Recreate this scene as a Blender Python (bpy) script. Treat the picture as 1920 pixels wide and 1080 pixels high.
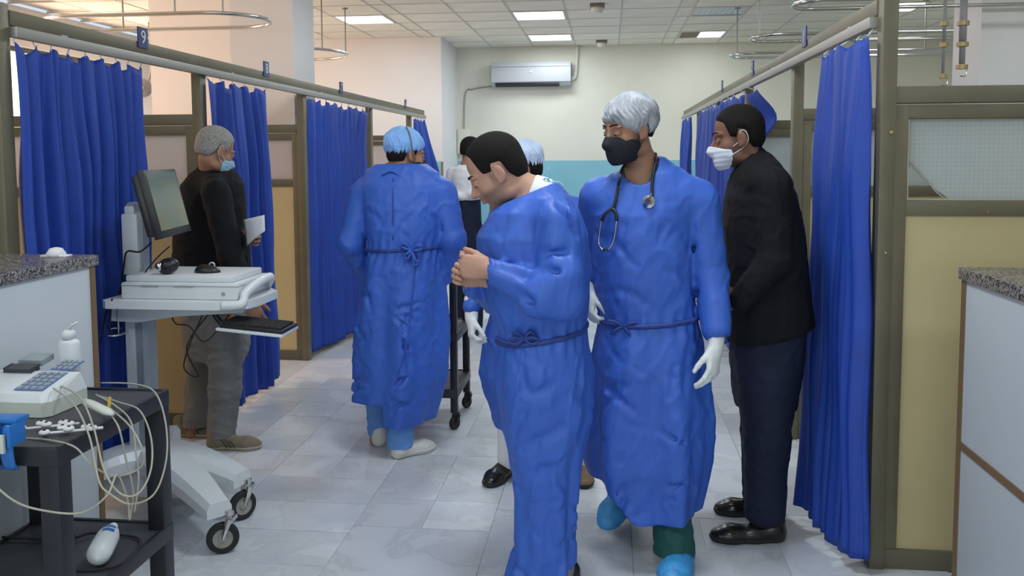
import bpy, bmesh, math, random
import numpy as np
from mathutils import Vector, Matrix, Euler
from mathutils.bvhtree import BVHTree
for _o in list(bpy.data.objects): bpy.data.objects.remove(_o)
SC = bpy.context.scene; COL = SC.collection
PI = math.pi; R = math.radians
random.seed(7)
# ------------------------------------------------------------------ camera
FPX, CX, CY = 1600.0, 960.0, 412.0
cd = bpy.data.cameras.new('camera'); cam = bpy.data.objects.new('camera', cd); COL.objects.link(cam)
cd.sensor_width = 36; cd.lens = FPX*36/1920; cd.shift_y = -(540-CY)/1920; cd.clip_start = .05
cam.location = (0, 0, 1.55)
RM = Matrix.Rotation(R(6.42), 3, 'Z') @ Matrix.Rotation(R(90-4.3), 3, 'X') @ Matrix.Rotation(R(-.3), 3, 'Z')
cam.rotation_euler = RM.to_euler()
SC.camera = cam
def J(u, v, Y):
    d = RM @ Vector(((u-CX)/FPX, -(v-CY)/FPX, -1))
    return cam.location + d*(Y/d.y)
def ray(u, v):
    return (RM @ Vector(((u-CX)/FPX, -(v-CY)/FPX, -1))).normalized()
# ------------------------------------------------------------------ world, lights, exposure
w = bpy.data.worlds.new('world'); SC.world = w; w.use_nodes = True
w.node_tree.nodes['Background'].inputs[0].default_value = (.75, .85, 1, 1)
w.node_tree.nodes['Background'].inputs[1].default_value = 1.0
SC.view_settings.view_transform = 'Standard'; SC.view_settings.look = 'None'
SC.view_settings.exposure = -0.15; SC.view_settings.gamma = 1; SC.view_settings.use_curve_mapping = False
def area(name, loc, size, power, col, rot=(0, 0, 0)):
    l = bpy.data.lights.new(name, 'AREA'); l.shape = 'RECTANGLE'; l.size, l.size_y = size
    l.energy = power; l.color = col
    o = bpy.data.objects.new(name, l); COL.objects.link(o); o.location = loc; o.rotation_euler = rot
    return o
COOL = (.84, .93, 1)
# daylight at the windows of the left outer wall (warm, low) plus an added cool fill before the solid wall behind the photographer
area('daylight_fill', (-5.9, 5.2, 1.9), (3.0, 1.5), 78, (1, .64, .46), (0, R(-90), 0))
area('daylight_fill', (-5.9, 9.0, 1.9), (2.2, 1.5), 52, (1, .64, .46), (0, R(-90), 0))
area('daylight_fill', (-1.6, -2.9, 1.9), (5.0, 1.6), 66, (.80, .90, 1), (R(90), 0, 0))
# ------------------------------------------------------------------ materials
def mat(name, col, rough=.5, metal=0, var=0, vscale=8, bump=0, bscale=30, spec=.5, rnd=0, sheen=0, emit=None, es=0, bstretch=None):
    m = bpy.data.materials.new(name); m.use_nodes = True; n = m.node_tree.nodes; l = m.node_tree.links
    b = n['Principled BSDF']; b.inputs['Base Color'].default_value = (*col, 1)
    b.inputs['Roughness'].default_value = rough; b.inputs['Metallic'].default_value = metal
    b.inputs['Specular IOR Level'].default_value = spec
    if sheen: b.inputs['Sheen Weight'].default_value = sheen
    if emit: b.inputs['Emission Color'].default_value = (*emit, 1); b.inputs['Emission Strength'].default_value = es
    tc = n.new('ShaderNodeTexCoord'); out = None
    if var:
        t = n.new('ShaderNodeTexNoise'); t.inputs['Scale'].default_value = vscale; t.inputs['Detail'].default_value = 5
        l.new(tc.outputs['Object'], t.inputs['Vector'])
        r = n.new('ShaderNodeMapRange'); r.inputs[1].default_value = .3; r.inputs[2].default_value = .7
        r.inputs[3].default_value = 1-var; r.inputs[4].default_value = 1+var; l.new(t.outputs['Fac'], r.inputs[0])
        mx = n.new('ShaderNodeVectorMath'); mx.operation = 'SCALE'; mx.inputs[0].default_value = col
        l.new(r.outputs[0], mx.inputs['Scale']); out = mx.outputs[0]
    if rnd:
        oi = n.new('ShaderNodeObjectInfo'); r = n.new('ShaderNodeMapRange'); r.inputs[3].default_value = 1-rnd; r.inputs[4].default_value = 1+rnd
        l.new(oi.outputs['Random'], r.inputs[0]); mx = n.new('ShaderNodeVectorMath'); mx.operation = 'SCALE'
        if out: l.new(out, mx.inputs[0])
        else: mx.inputs[0].default_value = col
        l.new(r.outputs[0], mx.inputs['Scale']); out = mx.outputs[0]
    if out: l.new(out, b.inputs['Base Color'])
    if bump:
        t = n.new('ShaderNodeTexNoise'); t.inputs['Scale'].default_value = bscale; t.inputs['Detail'].default_value = 6; t.inputs['Distortion'].default_value = .6
        if bstretch:
            mp = n.new('ShaderNodeMapping'); mp.inputs['Scale'].default_value = bstretch
            l.new(tc.outputs['Object'], mp.inputs[0]); l.new(mp.outputs[0], t.inputs['Vector'])
        else: l.new(tc.outputs['Object'], t.inputs['Vector'])
        bp = n.new('ShaderNodeBump'); bp.inputs['Strength'].default_value = 1; bp.inputs['Distance'].default_value = bump
        l.new(t.outputs['Fac'], bp.inputs['Height']); l.new(bp.outputs[0], b.inputs['Normal'])
    m['bsdf'] = 1
    return m
M = {}
M['ceil'] = mat('ceiling tile', (.93, .89, .76), .9, var=.05, vscale=3, bump=.0008, bscale=120, rnd=.05)
M['grid'] = mat('ceiling grid', (.66, .63, .56), .6)
M['cream'] = mat('cream wall paint', (.78, .77, .66), .6, var=.05, vscale=1.3)
M['white'] = mat('white wall paint', (.80, .79, .78), .55, var=.03, vscale=1.5)
M['olive'] = mat('olive brown aluminium', (.165, .148, .098), .42, metal=.35, var=.08, vscale=6)
M['alu'] = mat('silver curtain rail', (.36, .35, .32), .42, metal=.5)
M['panel'] = mat('cream laminate panel', (.55, .46, .25), .42, var=.04, vscale=2.5)
M['kick'] = mat('dark bottom rail', (.13, .115, .075), .5)
M['curtain'] = mat('royal blue curtain', (.012, .055, .36), .6, var=.08, vscale=5, bump=.0012, bscale=160)
M['gown'] = mat('blue surgical gown', (.034, .115, .51), .52, var=.07, vscale=4, bump=.004, bscale=14)
M['gown_d'] = mat('blue surgical gown tie', (.018, .05, .25), .6)
M['scrub'] = mat('light blue scrub fabric', (.11, .27, .62), .7, var=.1, vscale=9, bump=.004, bscale=20)
M['capblue'] = mat('pale blue bouffant cap', (.24, .46, .86), .7, var=.1, vscale=20, bump=.004, bscale=35)
M['cappale'] = mat('pale bouffant cap', (.50, .60, .78), .7, var=.1, vscale=20, bump=.004, bscale=35)
M['capwhite'] = mat('white bouffant cap', (.36, .375, .41), .75, var=.38, vscale=18, bump=.004, bscale=40)
M['green'] = mat('dark green scrub', (.006, .075, .07), .7, var=.15, vscale=10, bump=.004, bscale=22)
M['cover'] = mat('blue shoe cover', (.05, .30, .62), .45, var=.2, vscale=30, bump=.004, bscale=45)
M['glove'] = mat('white latex glove', (.72, .74, .73), .45, var=.05, vscale=25, bump=.0012, bscale=70)
M['blackcloth'] = mat('black jacket cloth', (.006, .006, .008), .85, var=.2, vscale=10, bump=.003, bscale=18, spec=.25)
M['navy'] = mat('navy trouser cloth', (.010, .014, .035), .8, var=.15, vscale=9, bump=.003, bscale=18, spec=.3)
M['grey'] = mat('grey trouser cloth', (.19, .19, .185), .85, var=.15, vscale=7, bump=.005, bscale=14)
M['mblack'] = mat('black mask cloth', (.008, .009, .016), .8)
M['mwhite'] = mat('white surgical mask', (.66, .70, .78), .7, bump=.001, bscale=60)
M['mblue'] = mat('pale blue surgical mask', (.30, .50, .66), .7)
M['hairdark'] = mat('dark hair', (.010, .008, .007), .8, spec=.2, var=.5, vscale=240, bump=.003, bscale=300, bstretch=(1, 1, .35))
M['hairgrey'] = mat('grey hair', (.30, .29, .27), .7, var=.5, vscale=160, bump=.003, bscale=300)
M['shoeblack'] = mat('black leather', (.010, .009, .009), .25)
M['shoebeige'] = mat('beige suede', (.21, .18, .12), .8, var=.15, vscale=20)
M['shoewhite'] = mat('off-white shoe leather', (.60, .59, .55), .5, var=.08, vscale=15)
M['shirtwhite'] = mat('white shirt cotton', (.72, .72, .73), .8, bump=.003, bscale=18)
M['acplastic'] = mat('grey white plastic', (.50, .52, .55), .45)
M['sole'] = mat('tan rubber sole', (.44, .40, .30), .7)
M['plastic'] = mat('white plastic', (.66, .70, .72), .35, var=.02)
M['ecg'] = mat('pale green grey plastic', (.55, .58, .52), .4, var=.03)
M['greymetal'] = mat('grey painted column', (.34, .39, .42), .35, metal=.3)
M['chrome'] = mat('chrome', (.62, .62, .60), .2, metal=1)
M['blackplastic'] = mat('black plastic', (.012, .012, .014), .38)
M['blackmetal'] = mat('black painted steel', (.016, .017, .021), .42, var=.15, vscale=10)
M['shelfmat'] = mat('dark grey shelf mat', (.050, .055, .065), .5, var=.15, vscale=12)
M['rubber'] = mat('dark rubber', (.02, .02, .02), .8)
M['cable'] = mat('beige cable', (.36, .35, .29), .55)
M['bluekey'] = mat('blue keypad', (.10, .16, .42), .5)
M['clamp'] = mat('blue clamp plastic', (.02, .15, .48), .35)
M['yellow'] = mat('yellow plastic', (.70, .42, .05), .5)
M['signblue'] = mat('blue sign', (.012, .03, .16), .4)
M['signwhite'] = mat('white sign print', (.7, .7, .7), .5)
M['skyblue'] = mat('light blue wall paint', (.25, .56, .66), .5, var=.04, vscale=2)
M['paper'] = mat('white paper', (.75, .76, .80), .8)
M['brown'] = mat('brown edge trim', (.19, .115, .055), .5)
M['laminate'] = mat('pale grey counter laminate', (.56, .60, .63), .35, var=.02, vscale=2)
M['brass'] = mat('brass fitting', (.42, .33, .16), .4, metal=.8)
M['lens'] = mat('lamp diffuser', (.9, .9, .9), .5, emit=(.92, .97, 1), es=3.2)
M['lensoff'] = mat('unlit louvre', (.55, .62, .70), .35, metal=.4)
M['screen'] = mat('monitor screen', (.02, .03, .03), .15)
M['window'] = mat('bright window pane', (.8, .8, .8), .3, emit=(1, .86, .74), es=2.2)
M['putty'] = mat('old putty', (.42, .38, .30), .9)
M['eye'] = mat('eye white', (.30, .27, .25), .35)
M['iris'] = mat('dark iris', (.015, .010, .008), .15)
M['dirt'] = mat('dark ceiling box', (.22, .19, .13), .7)
M['disc'] = mat('grey wheel disc', (.33, .32, .29), .4)
M['fan'] = mat('grey fan', (.28, .28, .28), .5)
def nodes(m): return m.node_tree.nodes, m.node_tree.links, m.node_tree.nodes['Principled BSDF']
# curtain / gown cloth: slight light through
# monitor screen glow
n, l, b = nodes(M['screen'])
tc = n.new('ShaderNodeTexCoord'); g = n.new('ShaderNodeTexNoise'); g.inputs['Scale'].default_value = 5; g.inputs['Detail'].default_value = 1
rp = n.new('ShaderNodeValToRGB'); rp.color_ramp.elements[0].color = (.040, .085, .075, 1); rp.color_ramp.elements[0].position = .4
rp.color_ramp.elements[1].color = (.11, .13, .045, 1); rp.color_ramp.elements[1].position = .68
l.new(tc.outputs['Object'], g.inputs['Vector']); l.new(g.outputs['Fac'], rp.inputs[0]); l.new(rp.outputs[0], b.inputs['Emission Color'])
b.inputs['Emission Strength'].default_value = .55
# marble
def marble(name, joints):
    m = mat(name, (.6, .6, .6), .28); n, l, b = nodes(m)
    tc = n.new('ShaderNodeTexCoord'); geo = n.new('ShaderNodeNewGeometry')
    oi = n.new('ShaderNodeObjectInfo'); off = n.new('ShaderNodeVectorMath'); off.operation = 'MULTIPLY_ADD'
    l.new(oi.outputs['Random'], off.inputs[0]); off.inputs[1].default_value = (7, 3, 5); l.new(geo.outputs['Position'], off.inputs[2])
    t = n.new('ShaderNodeTexNoise'); t.inputs['Scale'].default_value = 2.6; t.inputs['Detail'].default_value = 9; t.inputs['Roughness'].default_value = .62; t.inputs['Distortion'].default_value = .5
    l.new(off.outputs[0], t.inputs['Vector'])
    rp = n.new('ShaderNodeValToRGB'); e = rp.color_ramp.elements
    e[0].position = .30; e[0].color = (.50, .54, .59, 1); e[1].position = .62; e[1].color = (.66, .69, .73, 1)
    x = e.new(.47); x.color = (.60, .63, .67, 1); x = e.new(.50); x.color = (.55, .575, .61, 1); x = e.new(.53); x.color = (.64, .67, .70, 1)
    l.new(t.outputs['Fac'], rp.inputs[0])
    # brownish stains in the world
    t2 = n.new('ShaderNodeTexNoise'); t2.inputs['Scale'].default_value = 1.6; t2.inputs['Detail'].default_value = 4; l.new(geo.outputs['Position'], t2.inputs['Vector'])
    r2 = n.new('ShaderNodeMapRange'); r2.inputs[1].default_value = .56; r2.inputs[2].default_value = .75; r2.inputs[4].default_value = .45; l.new(t2.outputs['Fac'], r2.inputs[0])
    mx = n.new('ShaderNodeMix'); mx.data_type = 'RGBA'; mx.inputs[7].default_value = (.50, .44, .36, 1)
    l.new(r2.outputs[0], mx.inputs[0]); l.new(rp.outputs[0], mx.inputs[6])
    sc = n.new('ShaderNodeVectorMath'); sc.operation = 'SCALE'; rr = n.new('ShaderNodeMapRange'); rr.inputs[3].default_value = .88; rr.inputs[4].default_value = 1.06
    l.new(oi.outputs['Random'], rr.inputs[0]); l.new(mx.outputs[2], sc.inputs[0]); l.new(rr.outputs[0], sc.inputs['Scale'])
    out = sc.outputs[0]
    if joints:
        br = n.new('ShaderNodeTexBrick'); br.offset = 0; br.inputs['Scale'].default_value = 1
        br.inputs['Brick Width'].default_value = .3; br.inputs['Row Height'].default_value = .3; br.inputs['Mortar Size'].default_value = .002
        mp = n.new('ShaderNodeMapping'); mp.inputs['Location'].default_value = (.18, .1, 0); l.new(geo.outputs['Position'], mp.inputs[0]); l.new(mp.outputs[0], br.inputs['Vector'])
        br.inputs['Color2'].default_value = br.inputs['Color1'].default_value = (1, 1, 1, 1); br.inputs['Mortar'].default_value = (.42, .40, .38, 1)
        m2 = n.new('ShaderNodeVectorMath'); m2.operation = 'MULTIPLY'; l.new(out, m2.inputs[0]); l.new(br.outputs['Color'], m2.inputs[1]); out = m2.outputs[0]
    l.new(out, b.inputs['Base Color'])
    return m
M['marble'] = marble('marble tile', False); M['marblej'] = marble('marble floor with joints', True)
M['grout'] = mat('grout', (.30, .29, .27), .9)
# granite
m = mat('granite', (.2, .2, .2), .3); M['granite'] = m; n, l, b = nodes(m)
tc = n.new('ShaderNodeTexCoord'); v = n.new('ShaderNodeTexVoronoi'); v.inputs['Scale'].default_value = 170; l.new(tc.outputs['Object'], v.inputs['Vector'])
rp = n.new('ShaderNodeValToRGB'); rp.color_ramp.interpolation = 'CONSTANT'; e = rp.color_ramp.elements; e[0].color = (.03, .028, .028, 1); e[1].position = .75; e[1].color = (.34, .30, .27, 1)
x = e.new(.3); x.color = (.13, .115, .11, 1); x = e.new(.5); x.color = (.22, .20, .19, 1)
sp = n.new('ShaderNodeSeparateColor'); l.new(v.outputs['Color'], sp.inputs[0]); l.new(sp.outputs[0], rp.inputs[0]); l.new(rp.outputs[0], b.inputs['Base Color'])
# frosted wired glass
def frosted(name, col, wire):
    m = bpy.data.materials.new(name); m.use_nodes = True; n = m.node_tree.nodes; l = m.node_tree.links; b = n['Principled BSDF']; o = n['Material Output']
    b.inputs['Roughness'].default_value = .28; b.inputs['Base Color'].default_value = (*col, 1)
    tr = n.new('ShaderNodeBsdfTranslucent'); tr.inputs[0].default_value = (*[min(1, c*1.25) for c in col], 1)
    if wire:
        geo = n.new('ShaderNodeNewGeometry'); mp = n.new('ShaderNodeMapping'); mp.inputs['Rotation'].default_value = (R(90), 0, 0)
        l.new(geo.outputs['Position'], mp.inputs[0])
        br = n.new('ShaderNodeTexBrick'); br.offset = 0; br.inputs['Brick Width'].default_value = .016; br.inputs['Row Height'].default_value = .016; br.inputs['Scale'].default_value = 1
        br.inputs['Mortar Size'].default_value = .0016; l.new(mp.outputs[0], br.inputs['Vector'])
        br.inputs['Color1'].default_value = br.inputs['Color2'].default_value = (*col, 1); br.inputs['Mortar'].default_value = (*[c*.8 for c in col], 1)
        l.new(br.outputs['Color'], b.inputs['Base Color'])
    mx = n.new('ShaderNodeMixShader'); mx.inputs[0].default_value = .5; l.new(b.outputs[0], mx.inputs[1]); l.new(tr.outputs[0], mx.inputs[2]); l.new(mx.outputs[0], o.inputs[0])
    return m
M['frost'] = frosted('frosted wired glass', (.62, .66, .65), True)
M['frostl'] = frosted('milky frosted glass', (.74, .72, .72), False)
# skin with painted stubble attribute
def skin(name, col):
    m = mat(name, col, .55, spec=.3, bump=.0006, bscale=140); n, l, b = nodes(m)
    a = n.new('ShaderNodeAttribute'); a.attribute_name = 'stubble'; mx = n.new('ShaderNodeMix'); mx.data_type = 'RGBA'
    mx.inputs[6].default_value = (*col, 1); mx.inputs[7].default_value = (col[0]*.42, col[1]*.47, col[2]*.50, 1)
    l.new(a.outputs['Fac'], mx.inputs[0]); l.new(mx.outputs[2], b.inputs['Base Color'])
    b.inputs['Subsurface Weight'].default_value = .08; b.inputs['Subsurface Scale'].default_value = .01
    return m
M['skin1'] = skin('light olive skin', (.50, .28, .20)); M['skin2'] = skin('tan skin', (.36, .19, .12)); M['skin3'] = skin('brown skin', (.20, .095, .060))
# ------------------------------------------------------------------ object helpers
def wloc(o):
    v = Vector((0, 0, 0))
    while o: v += o.location; o = o.parent
    return v
def link(o, parent):
    COL.objects.link(o)
    if parent: o.parent = parent
def tag(o, label=None, cat=None, group=None, kind=None):
    if label: o['label'] = label
    if cat: o['category'] = cat
    if group: o['group'] = group
    if kind: o['kind'] = kind
    return o
def thing(name, label, cat, loc, group=None):
    o = bpy.data.objects.new(name, None); o.empty_display_size = .05; COL.objects.link(o); o.location = loc
    return tag(o, label, cat, group)
def fin(name, me, m, parent, smooth=False):
    for x in (m if isinstance(m, (list, tuple)) else [m]): me.materials.append(x)
    if parent: org = wloc(parent)
    else:
        co = np.empty(len(me.vertices)*3, 'f'); me.vertices.foreach_get('co', co); co = co.reshape(-1, 3)
        a = co.min(0); c = co.max(0); org = Vector(((a[0]+c[0])/2, (a[1]+c[1])/2, a[2]))
    me.transform(Matrix.Translation(-org))
    o = bpy.data.objects.new(name, me); link(o, parent)
    if not parent: o.location = org
    if smooth: me.polygons.foreach_set('use_smooth', [True]*len(me.polygons))
    return o
def obj(name, bm, m, parent=None, smooth=False, bevel=0, seg=2):
    if bevel: bmesh.ops.bevel(bm, geom=[e for e in bm.edges if e.calc_face_angle(0) > .6], offset=bevel, segments=seg, affect='EDGES', profile=.6)
    me = bpy.data.meshes.new(name); bmesh.ops.recalc_face_normals(bm, faces=bm.faces); bm.to_mesh(me); bm.free()
    o = fin(name, me, M[m] if isinstance(m, str) else m, parent, smooth)
    if bevel and not smooth:
        me.polygons.foreach_set('use_smooth', [True]*len(me.polygons)); me.set_sharp_from_angle(angle=R(35))
    return o
def struct(name, bm, m, parent=None, **k):
    o = obj(name, bm, m, parent, **k)
    if not parent: o['kind'] = 'structure'
    return o
def B(): return bmesh.new()
def box(bm, x0, x1, y0, y1, z0, z1, rot=None, piv=None):
    r = bmesh.ops.create_cube(bm, size=1)['verts']
    for v in r: v.co = Vector(((x0+x1)/2+v.co.x*(x1-x0), (y0+y1)/2+v.co.y*(y1-y0), (z0+z1)/2+v.co.z*(z1-z0)))
    if rot: bmesh.ops.rotate(bm, verts=r, cent=piv or Vector(((x0+x1)/2, (y0+y1)/2, (z0+z1)/2)), matrix=rot)
    return r
def cyl(bm, a, b, r0, r1=None, n=16, cap=True):
    a, b = Vector(a), Vector(b); d = b-a; r1 = r0 if r1 is None else r1
    q = d.to_track_quat('Z', 'Y').to_matrix().to_4x4()
    bmesh.ops.create_cone(bm, cap_ends=cap, segments=n, radius1=r0, radius2=r1, depth=d.length, matrix=Matrix.Translation((a+b)/2) @ q)
def smoothpath(pts, n=8, closed=False):
    P = [Vector(p) for p in pts]; out = []
    N = len(P)
    rng = range(N if closed else N-1)
    for i in rng:
        p1, p2 = P[i], P[(i+1) % N]
        p0 = P[i-1] if (closed or i > 0) else p1; p3 = P[(i+2) % N] if (closed or i+2 < N) else p2
        for k in range(n):
            t = k/n; out.append(.5*((2*p1)+(-p0+p2)*t+(2*p0-5*p1+4*p2-p3)*t*t+(-p0+3*p1-3*p2+p3)*t**3))
    if not closed: out.append(P[-1])
    return out
def tube(bm, pts, r, n=8, closed=False, flat=None):
    pts = [Vector(p) for p in pts]; N = len(pts); rings = []; up = None
    for i, p in enumerate(pts):
        if closed: t = pts[(i+1) % N]-pts[i-1]
        else: t = pts[min(i+1, N-1)]-pts[max(i-1, 0)]
        t.normalize()
        if up is None: up = Vector((0, 0, 1)) if abs(t.z) < .9 else Vector((1, 0, 0))
        s = t.cross(up)
        if s.length < 1e-4: s = t.orthogonal()
        s.normalize(); up = s.cross(t).normalized()
        ra = r(i/(N-1)) if callable(r) else r; rb = ra*(flat or 1)
        rings.append([bm.verts.new(p+s*math.cos(2*PI*k/n)*ra+up*math.sin(2*PI*k/n)*rb) for k in range(n)])
    for i in range(N if closed else N-1):
        a, b = rings[i], rings[(i+1) % N]
        for k in range(n): bm.faces.new((a[k], a[(k+1) % n], b[(k+1) % n], b[k]))
    if not closed: bm.faces.new(rings[0]); bm.faces.new(rings[-1][::-1])
def lathe(bm, prof, c=(0, 0, 0), n=24, axis=None, cap=True):
    c = Vector(c); q = Vector(axis).to_track_quat('Z', 'Y').to_matrix() if axis else Matrix.Identity(3); rings = []
    for r, z in prof: rings.append([bm.verts.new(c+q @ Vector((r*math.cos(2*PI*k/n), r*math.sin(2*PI*k/n), z))) for k in range(n)])
    for a, b in zip(rings, rings[1:]):
        for k in range(n): bm.faces.new((a[k], a[(k+1) % n], b[(k+1) % n], b[k]))
    if cap: bm.faces.new(rings[0]); bm.faces.new(rings[-1][::-1])
def prism(bm, poly, y0, y1, ax='y'):
    f = (lambda p, t: (p[0], t, p[1])) if ax == 'y' else ((lambda p, t: (t, p[0], p[1])) if ax == 'x' else (lambda p, t: (p[0], p[1], t)))
    a = [bm.verts.new(f(p, y0)) for p in poly]; b = [bm.verts.new(f(p, y1)) for p in poly]; n = len(poly)
    bm.faces.new(a); bm.faces.new(b[::-1])
    for i in range(n): bm.faces.new((a[i], a[(i+1) % n], b[(i+1) % n], b[i]))
# ------------------------------------------------------------------ setting
CEIL, YB, YL, XL, XR = 3.1, 12.3, 11.1, -6.0, 5.2
LX, RX = -2.28, 1.0                # the two cubicle rows
BT = 2.11                          # top of the header beams
bm = B(); box(bm, XL, XR, -3, YB, -.08, -.004); floor = struct('floor', bm, 'marblej')
bm = B(); box(bm, -2.80, 1.26, 2.6, 8.9, -.0038, -.0022); struct('grout', bm, 'grout', floor)
bm = B(); box(bm, -.5, .5, -.5, .5, -.012, 0); tl = obj('tile', bm, 'marble', None); tl.parent = floor; tile_me = tl.data
fo = wloc(floor); first = True; rt = random.Random(5)
for i in range(7):
    x0, x1 = -2.80+.58*i, -2.22+.58*i; y = 2.6-rt.choice((0, .08, .15))
    while y < 8.9:
        dy = rt.choice((.29, .29, .58)); parts_ = [(x0, x1)] if rt.random() < .5 else [(x0, x0+.29), (x0+.29, x1)]
        for a_, b_ in parts_:
            o = tl if first else bpy.data.objects.new('tile', tile_me)
            if not first: link(o, floor)
            first = False; g_ = rt.choice((.0012, .002, .0035))
            o.scale = (b_-a_-g_, dy-rt.choice((.0012, .002, .004)), 1); o.location = Vector(((a_+b_)/2, y+dy/2, rt.uniform(-.0006, .0004)-.012))-fo
            o.rotation_euler = (rt.uniform(-.0016, .0016), rt.uniform(-.0016, .0016), rt.uniform(-.002, .002))
        y += dy
# ceiling with its tiles
bm = B(); box(bm, XL, XR, -3, YB, CEIL+.03, CEIL+.15); ceiling = struct('ceiling', bm, 'grid')
co = wloc(ceiling)
GY0 = 5.7
cols = [-2.45-.6*k for k in range(5, -1, -1)]+[-2.26, -1.66, -1.06, -.46, .14, .74]+[.9+.6*k for k in range(8)]
lit = {(-3.05, 9.3), (-1.06, 9.3), (-1.06, 11.1), (.9, 9.3), (.9, 11.1), (2.7, 9.3)}
bm = B(); box(bm, -.2965, .2965, -.2965, .2965, 0, .012); tl = obj('ceiling_tile', bm, 'ceil', None, bevel=.003, seg=1); me = tl.data; tl.parent = ceiling
first = True
for i in range(len(cols)-1):
    for j in range(11):
        x, y, wd = cols[i], GY0+.6*j, cols[i+1]-cols[i]
        if any(abs(x-a) < .1 and abs(y-b_) < .1 for a, b_ in lit): continue
        o = tl if first else bpy.data.objects.new('ceiling_tile', me)
        if not first: link(o, ceiling)
        first = False
        o.location = Vector((x+wd/2, y+.3, CEIL+.002+random.uniform(0, .003)))-co; o.rotation_euler = (random.uniform(-.004, .004), random.uniform(-.004, .004), 0); o.scale.x = (wd-.007)/.593
bm = B()
for x in cols: box(bm, x-.009, x+.009, GY0, YB, CEIL-.001, CEIL+.02)
for j in range(12):
    if GY0+.6*j < YB: box(bm, XL, XR, GY0+.6*j-.009, GY0+.6*j+.009, CEIL-.001, CEIL+.02)
obj('ceiling_grid', bm, 'grid', ceiling)
bm = B(); box(bm, XL, XR, -3, GY0, CEIL, CEIL+.02); obj('ceiling_panel', bm, 'ceil', ceiling)
def ceil_light(x, y, label, on=True, power=30, half=0, col=COOL):
    t = thing('ceiling_light', label, 'ceiling light', (x+.3, y+.3, CEIL), 'lit ceiling panels' if on else None)
    bm = B()
    for a in ((x+.005, x+.03, y+.005, y+.595), (x+.57, x+.595, y+.005, y+.595), (x+.03, x+.57, y+.005, y+.03), (x+.03, x+.57, y+.57, y+.595)):
        box(bm, *a, CEIL-.006, CEIL+.02)
    obj('frame', bm, 'grid', t)
    bm = B(); x0 = x+(.27 if half else .03); box(bm, x0, x+.57, y+.03, y+.57, CEIL+.004, CEIL+.012); obj('diffuser', bm, 'lens' if on else 'lensoff', t)
    if half: bm = B(); box(bm, x+.03, x+.27, y+.03, y+.57, CEIL+.006, CEIL+.014); obj('blank_panel', bm, 'dirt', t)
    if not on:
        bm = B()
        for k in range(1, 9): box(bm, x+.03+k*.06-.002, x+.03+k*.06+.002, y+.03, y+.57, CEIL-.004, CEIL+.004)
        obj('louvre', bm, 'lensoff', t)
    else:
        a = area('ceiling_light_lamp', (0, 0, -.012), (.5, .5), power, col); a.parent = t
ceil_light(-3.05, 9.3, 'lit square ceiling panel at far left, above the left cubicles', power=16)
ceil_light(-1.06, 9.3, 'nearer lit panel of the two over the air conditioner')
ceil_light(-1.06, 11.1, 'farther, slimmer lit panel just above the air conditioner', power=16)
ceil_light(.9, 9.3, 'unlit louvred ceiling panel with bluish reflections', on=False)
ceil_light(.9, 11.1, 'small half lit ceiling panel near the back wall on the right', half=1, power=8)
ceil_light(2.7, 9.3, 'lit ceiling panel beyond the right front partition', power=30)
# unseen lamps above the frame, no fixtures; those over the right bays added to brighten them
for x, y, p in ((-1.06, 5.7, 32), (-.46, 2.6, 34), (-.46, -.2, 34), (2.7, 4.0, 44), (2.7, 6.6, 60), (.9, 6.6, 12), (2.5, 0.4, 32), (-3.0, .6, 26)):
    a = area('unseen_fill_lamp', (x+.3, y+.3, CEIL-.012), (.55, .55), p, COOL)
# ceiling boxes
for u, v, s, lb in ((1120, 8, .10, 'square brown and white detector box hanging from ceiling above the aisle'), (1128, 76, .10, 'small box detector on the ceiling near the back wall top')):
    q_ = ray(u, v); q_ = q_*(1.55/q_.z); x, y = q_.x, q_.y
    t = thing('ceiling_detector', lb, 'detector', (x, y, CEIL))
    bm = B(); box(bm, x-.075, x+.075, y-.075, y+.075, CEIL-.03, CEIL); obj('base_plate', bm, 'dirt', t, bevel=.004)
    bm = B(); lathe(bm, [(.0, -.085), (.05, -.083), (.062, -.06), (.065, -.03)], (x, y, CEIL)); obj('sensor_dome', bm, 'cream', t, smooth=True)
# walls
def wallbox(name, m, *a): bm = B(); box(bm, *a); return struct(name, bm, m)
wb = wallbox('wall_back', 'cream', -2.17, XR, YB, YB+.15, 0, CEIL+.03)
bm = B(); box(bm, -2.17, XR, YB-.004, YB, .1, 1.475); struct('blue_dado', bm, 'skyblue', wb)
wallbox('wall_back_left', 'white', XL, -2.17, YL, YB+.15, 0, CEIL+.03)
bm = B(); box(bm, -5.9, -2.172, YL-.006, YL, .1, 1.48); o = struct('trim_1', bm, 'skyblue')
wallbox('wall_right', 'cream', XR, XR+.15, -3, YB, 0, CEIL+.03)
wallbox('wall_front', 'cream', XL, XR, -3.15, -3, 0, CEIL+.03)
# left outer wall with two window openings
wl = B(); W = [(3.7, 6.7), (7.9, 10.1)]
box(wl, XL-.15, XL, -3, 3.7, 0, CEIL); box(wl, XL-.15, XL, 6.7, 7.9, 0, CEIL); box(wl, XL-.15, XL, 10.1, YL, 0, CEIL)
for a, b_ in W: box(wl, XL-.15, XL, a, b_, 0, 1.1); box(wl, XL-.15, XL, a, b_, 2.7, CEIL)
struct('wall_left', wl, 'white')
k = 1
for a, b_ in W:
    bm = B(); box(bm, XL-.12, XL-.11, a, b_, 1.1, 2.7); wn = struct('window_%d' % k, bm, 'window'); k += 1
    bm = B(); box(bm, XL-.13, XL-.08, a, b_, 1.1, 1.15); box(bm, XL-.13, XL-.08, a, b_, 2.65, 2.7)
    for q in np.linspace(a, b_, 4): box(bm, XL-.13, XL-.08, q-.025, q+.025, 1.1, 2.7)
    obj('window_frame', bm, 'olive', wn)
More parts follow.
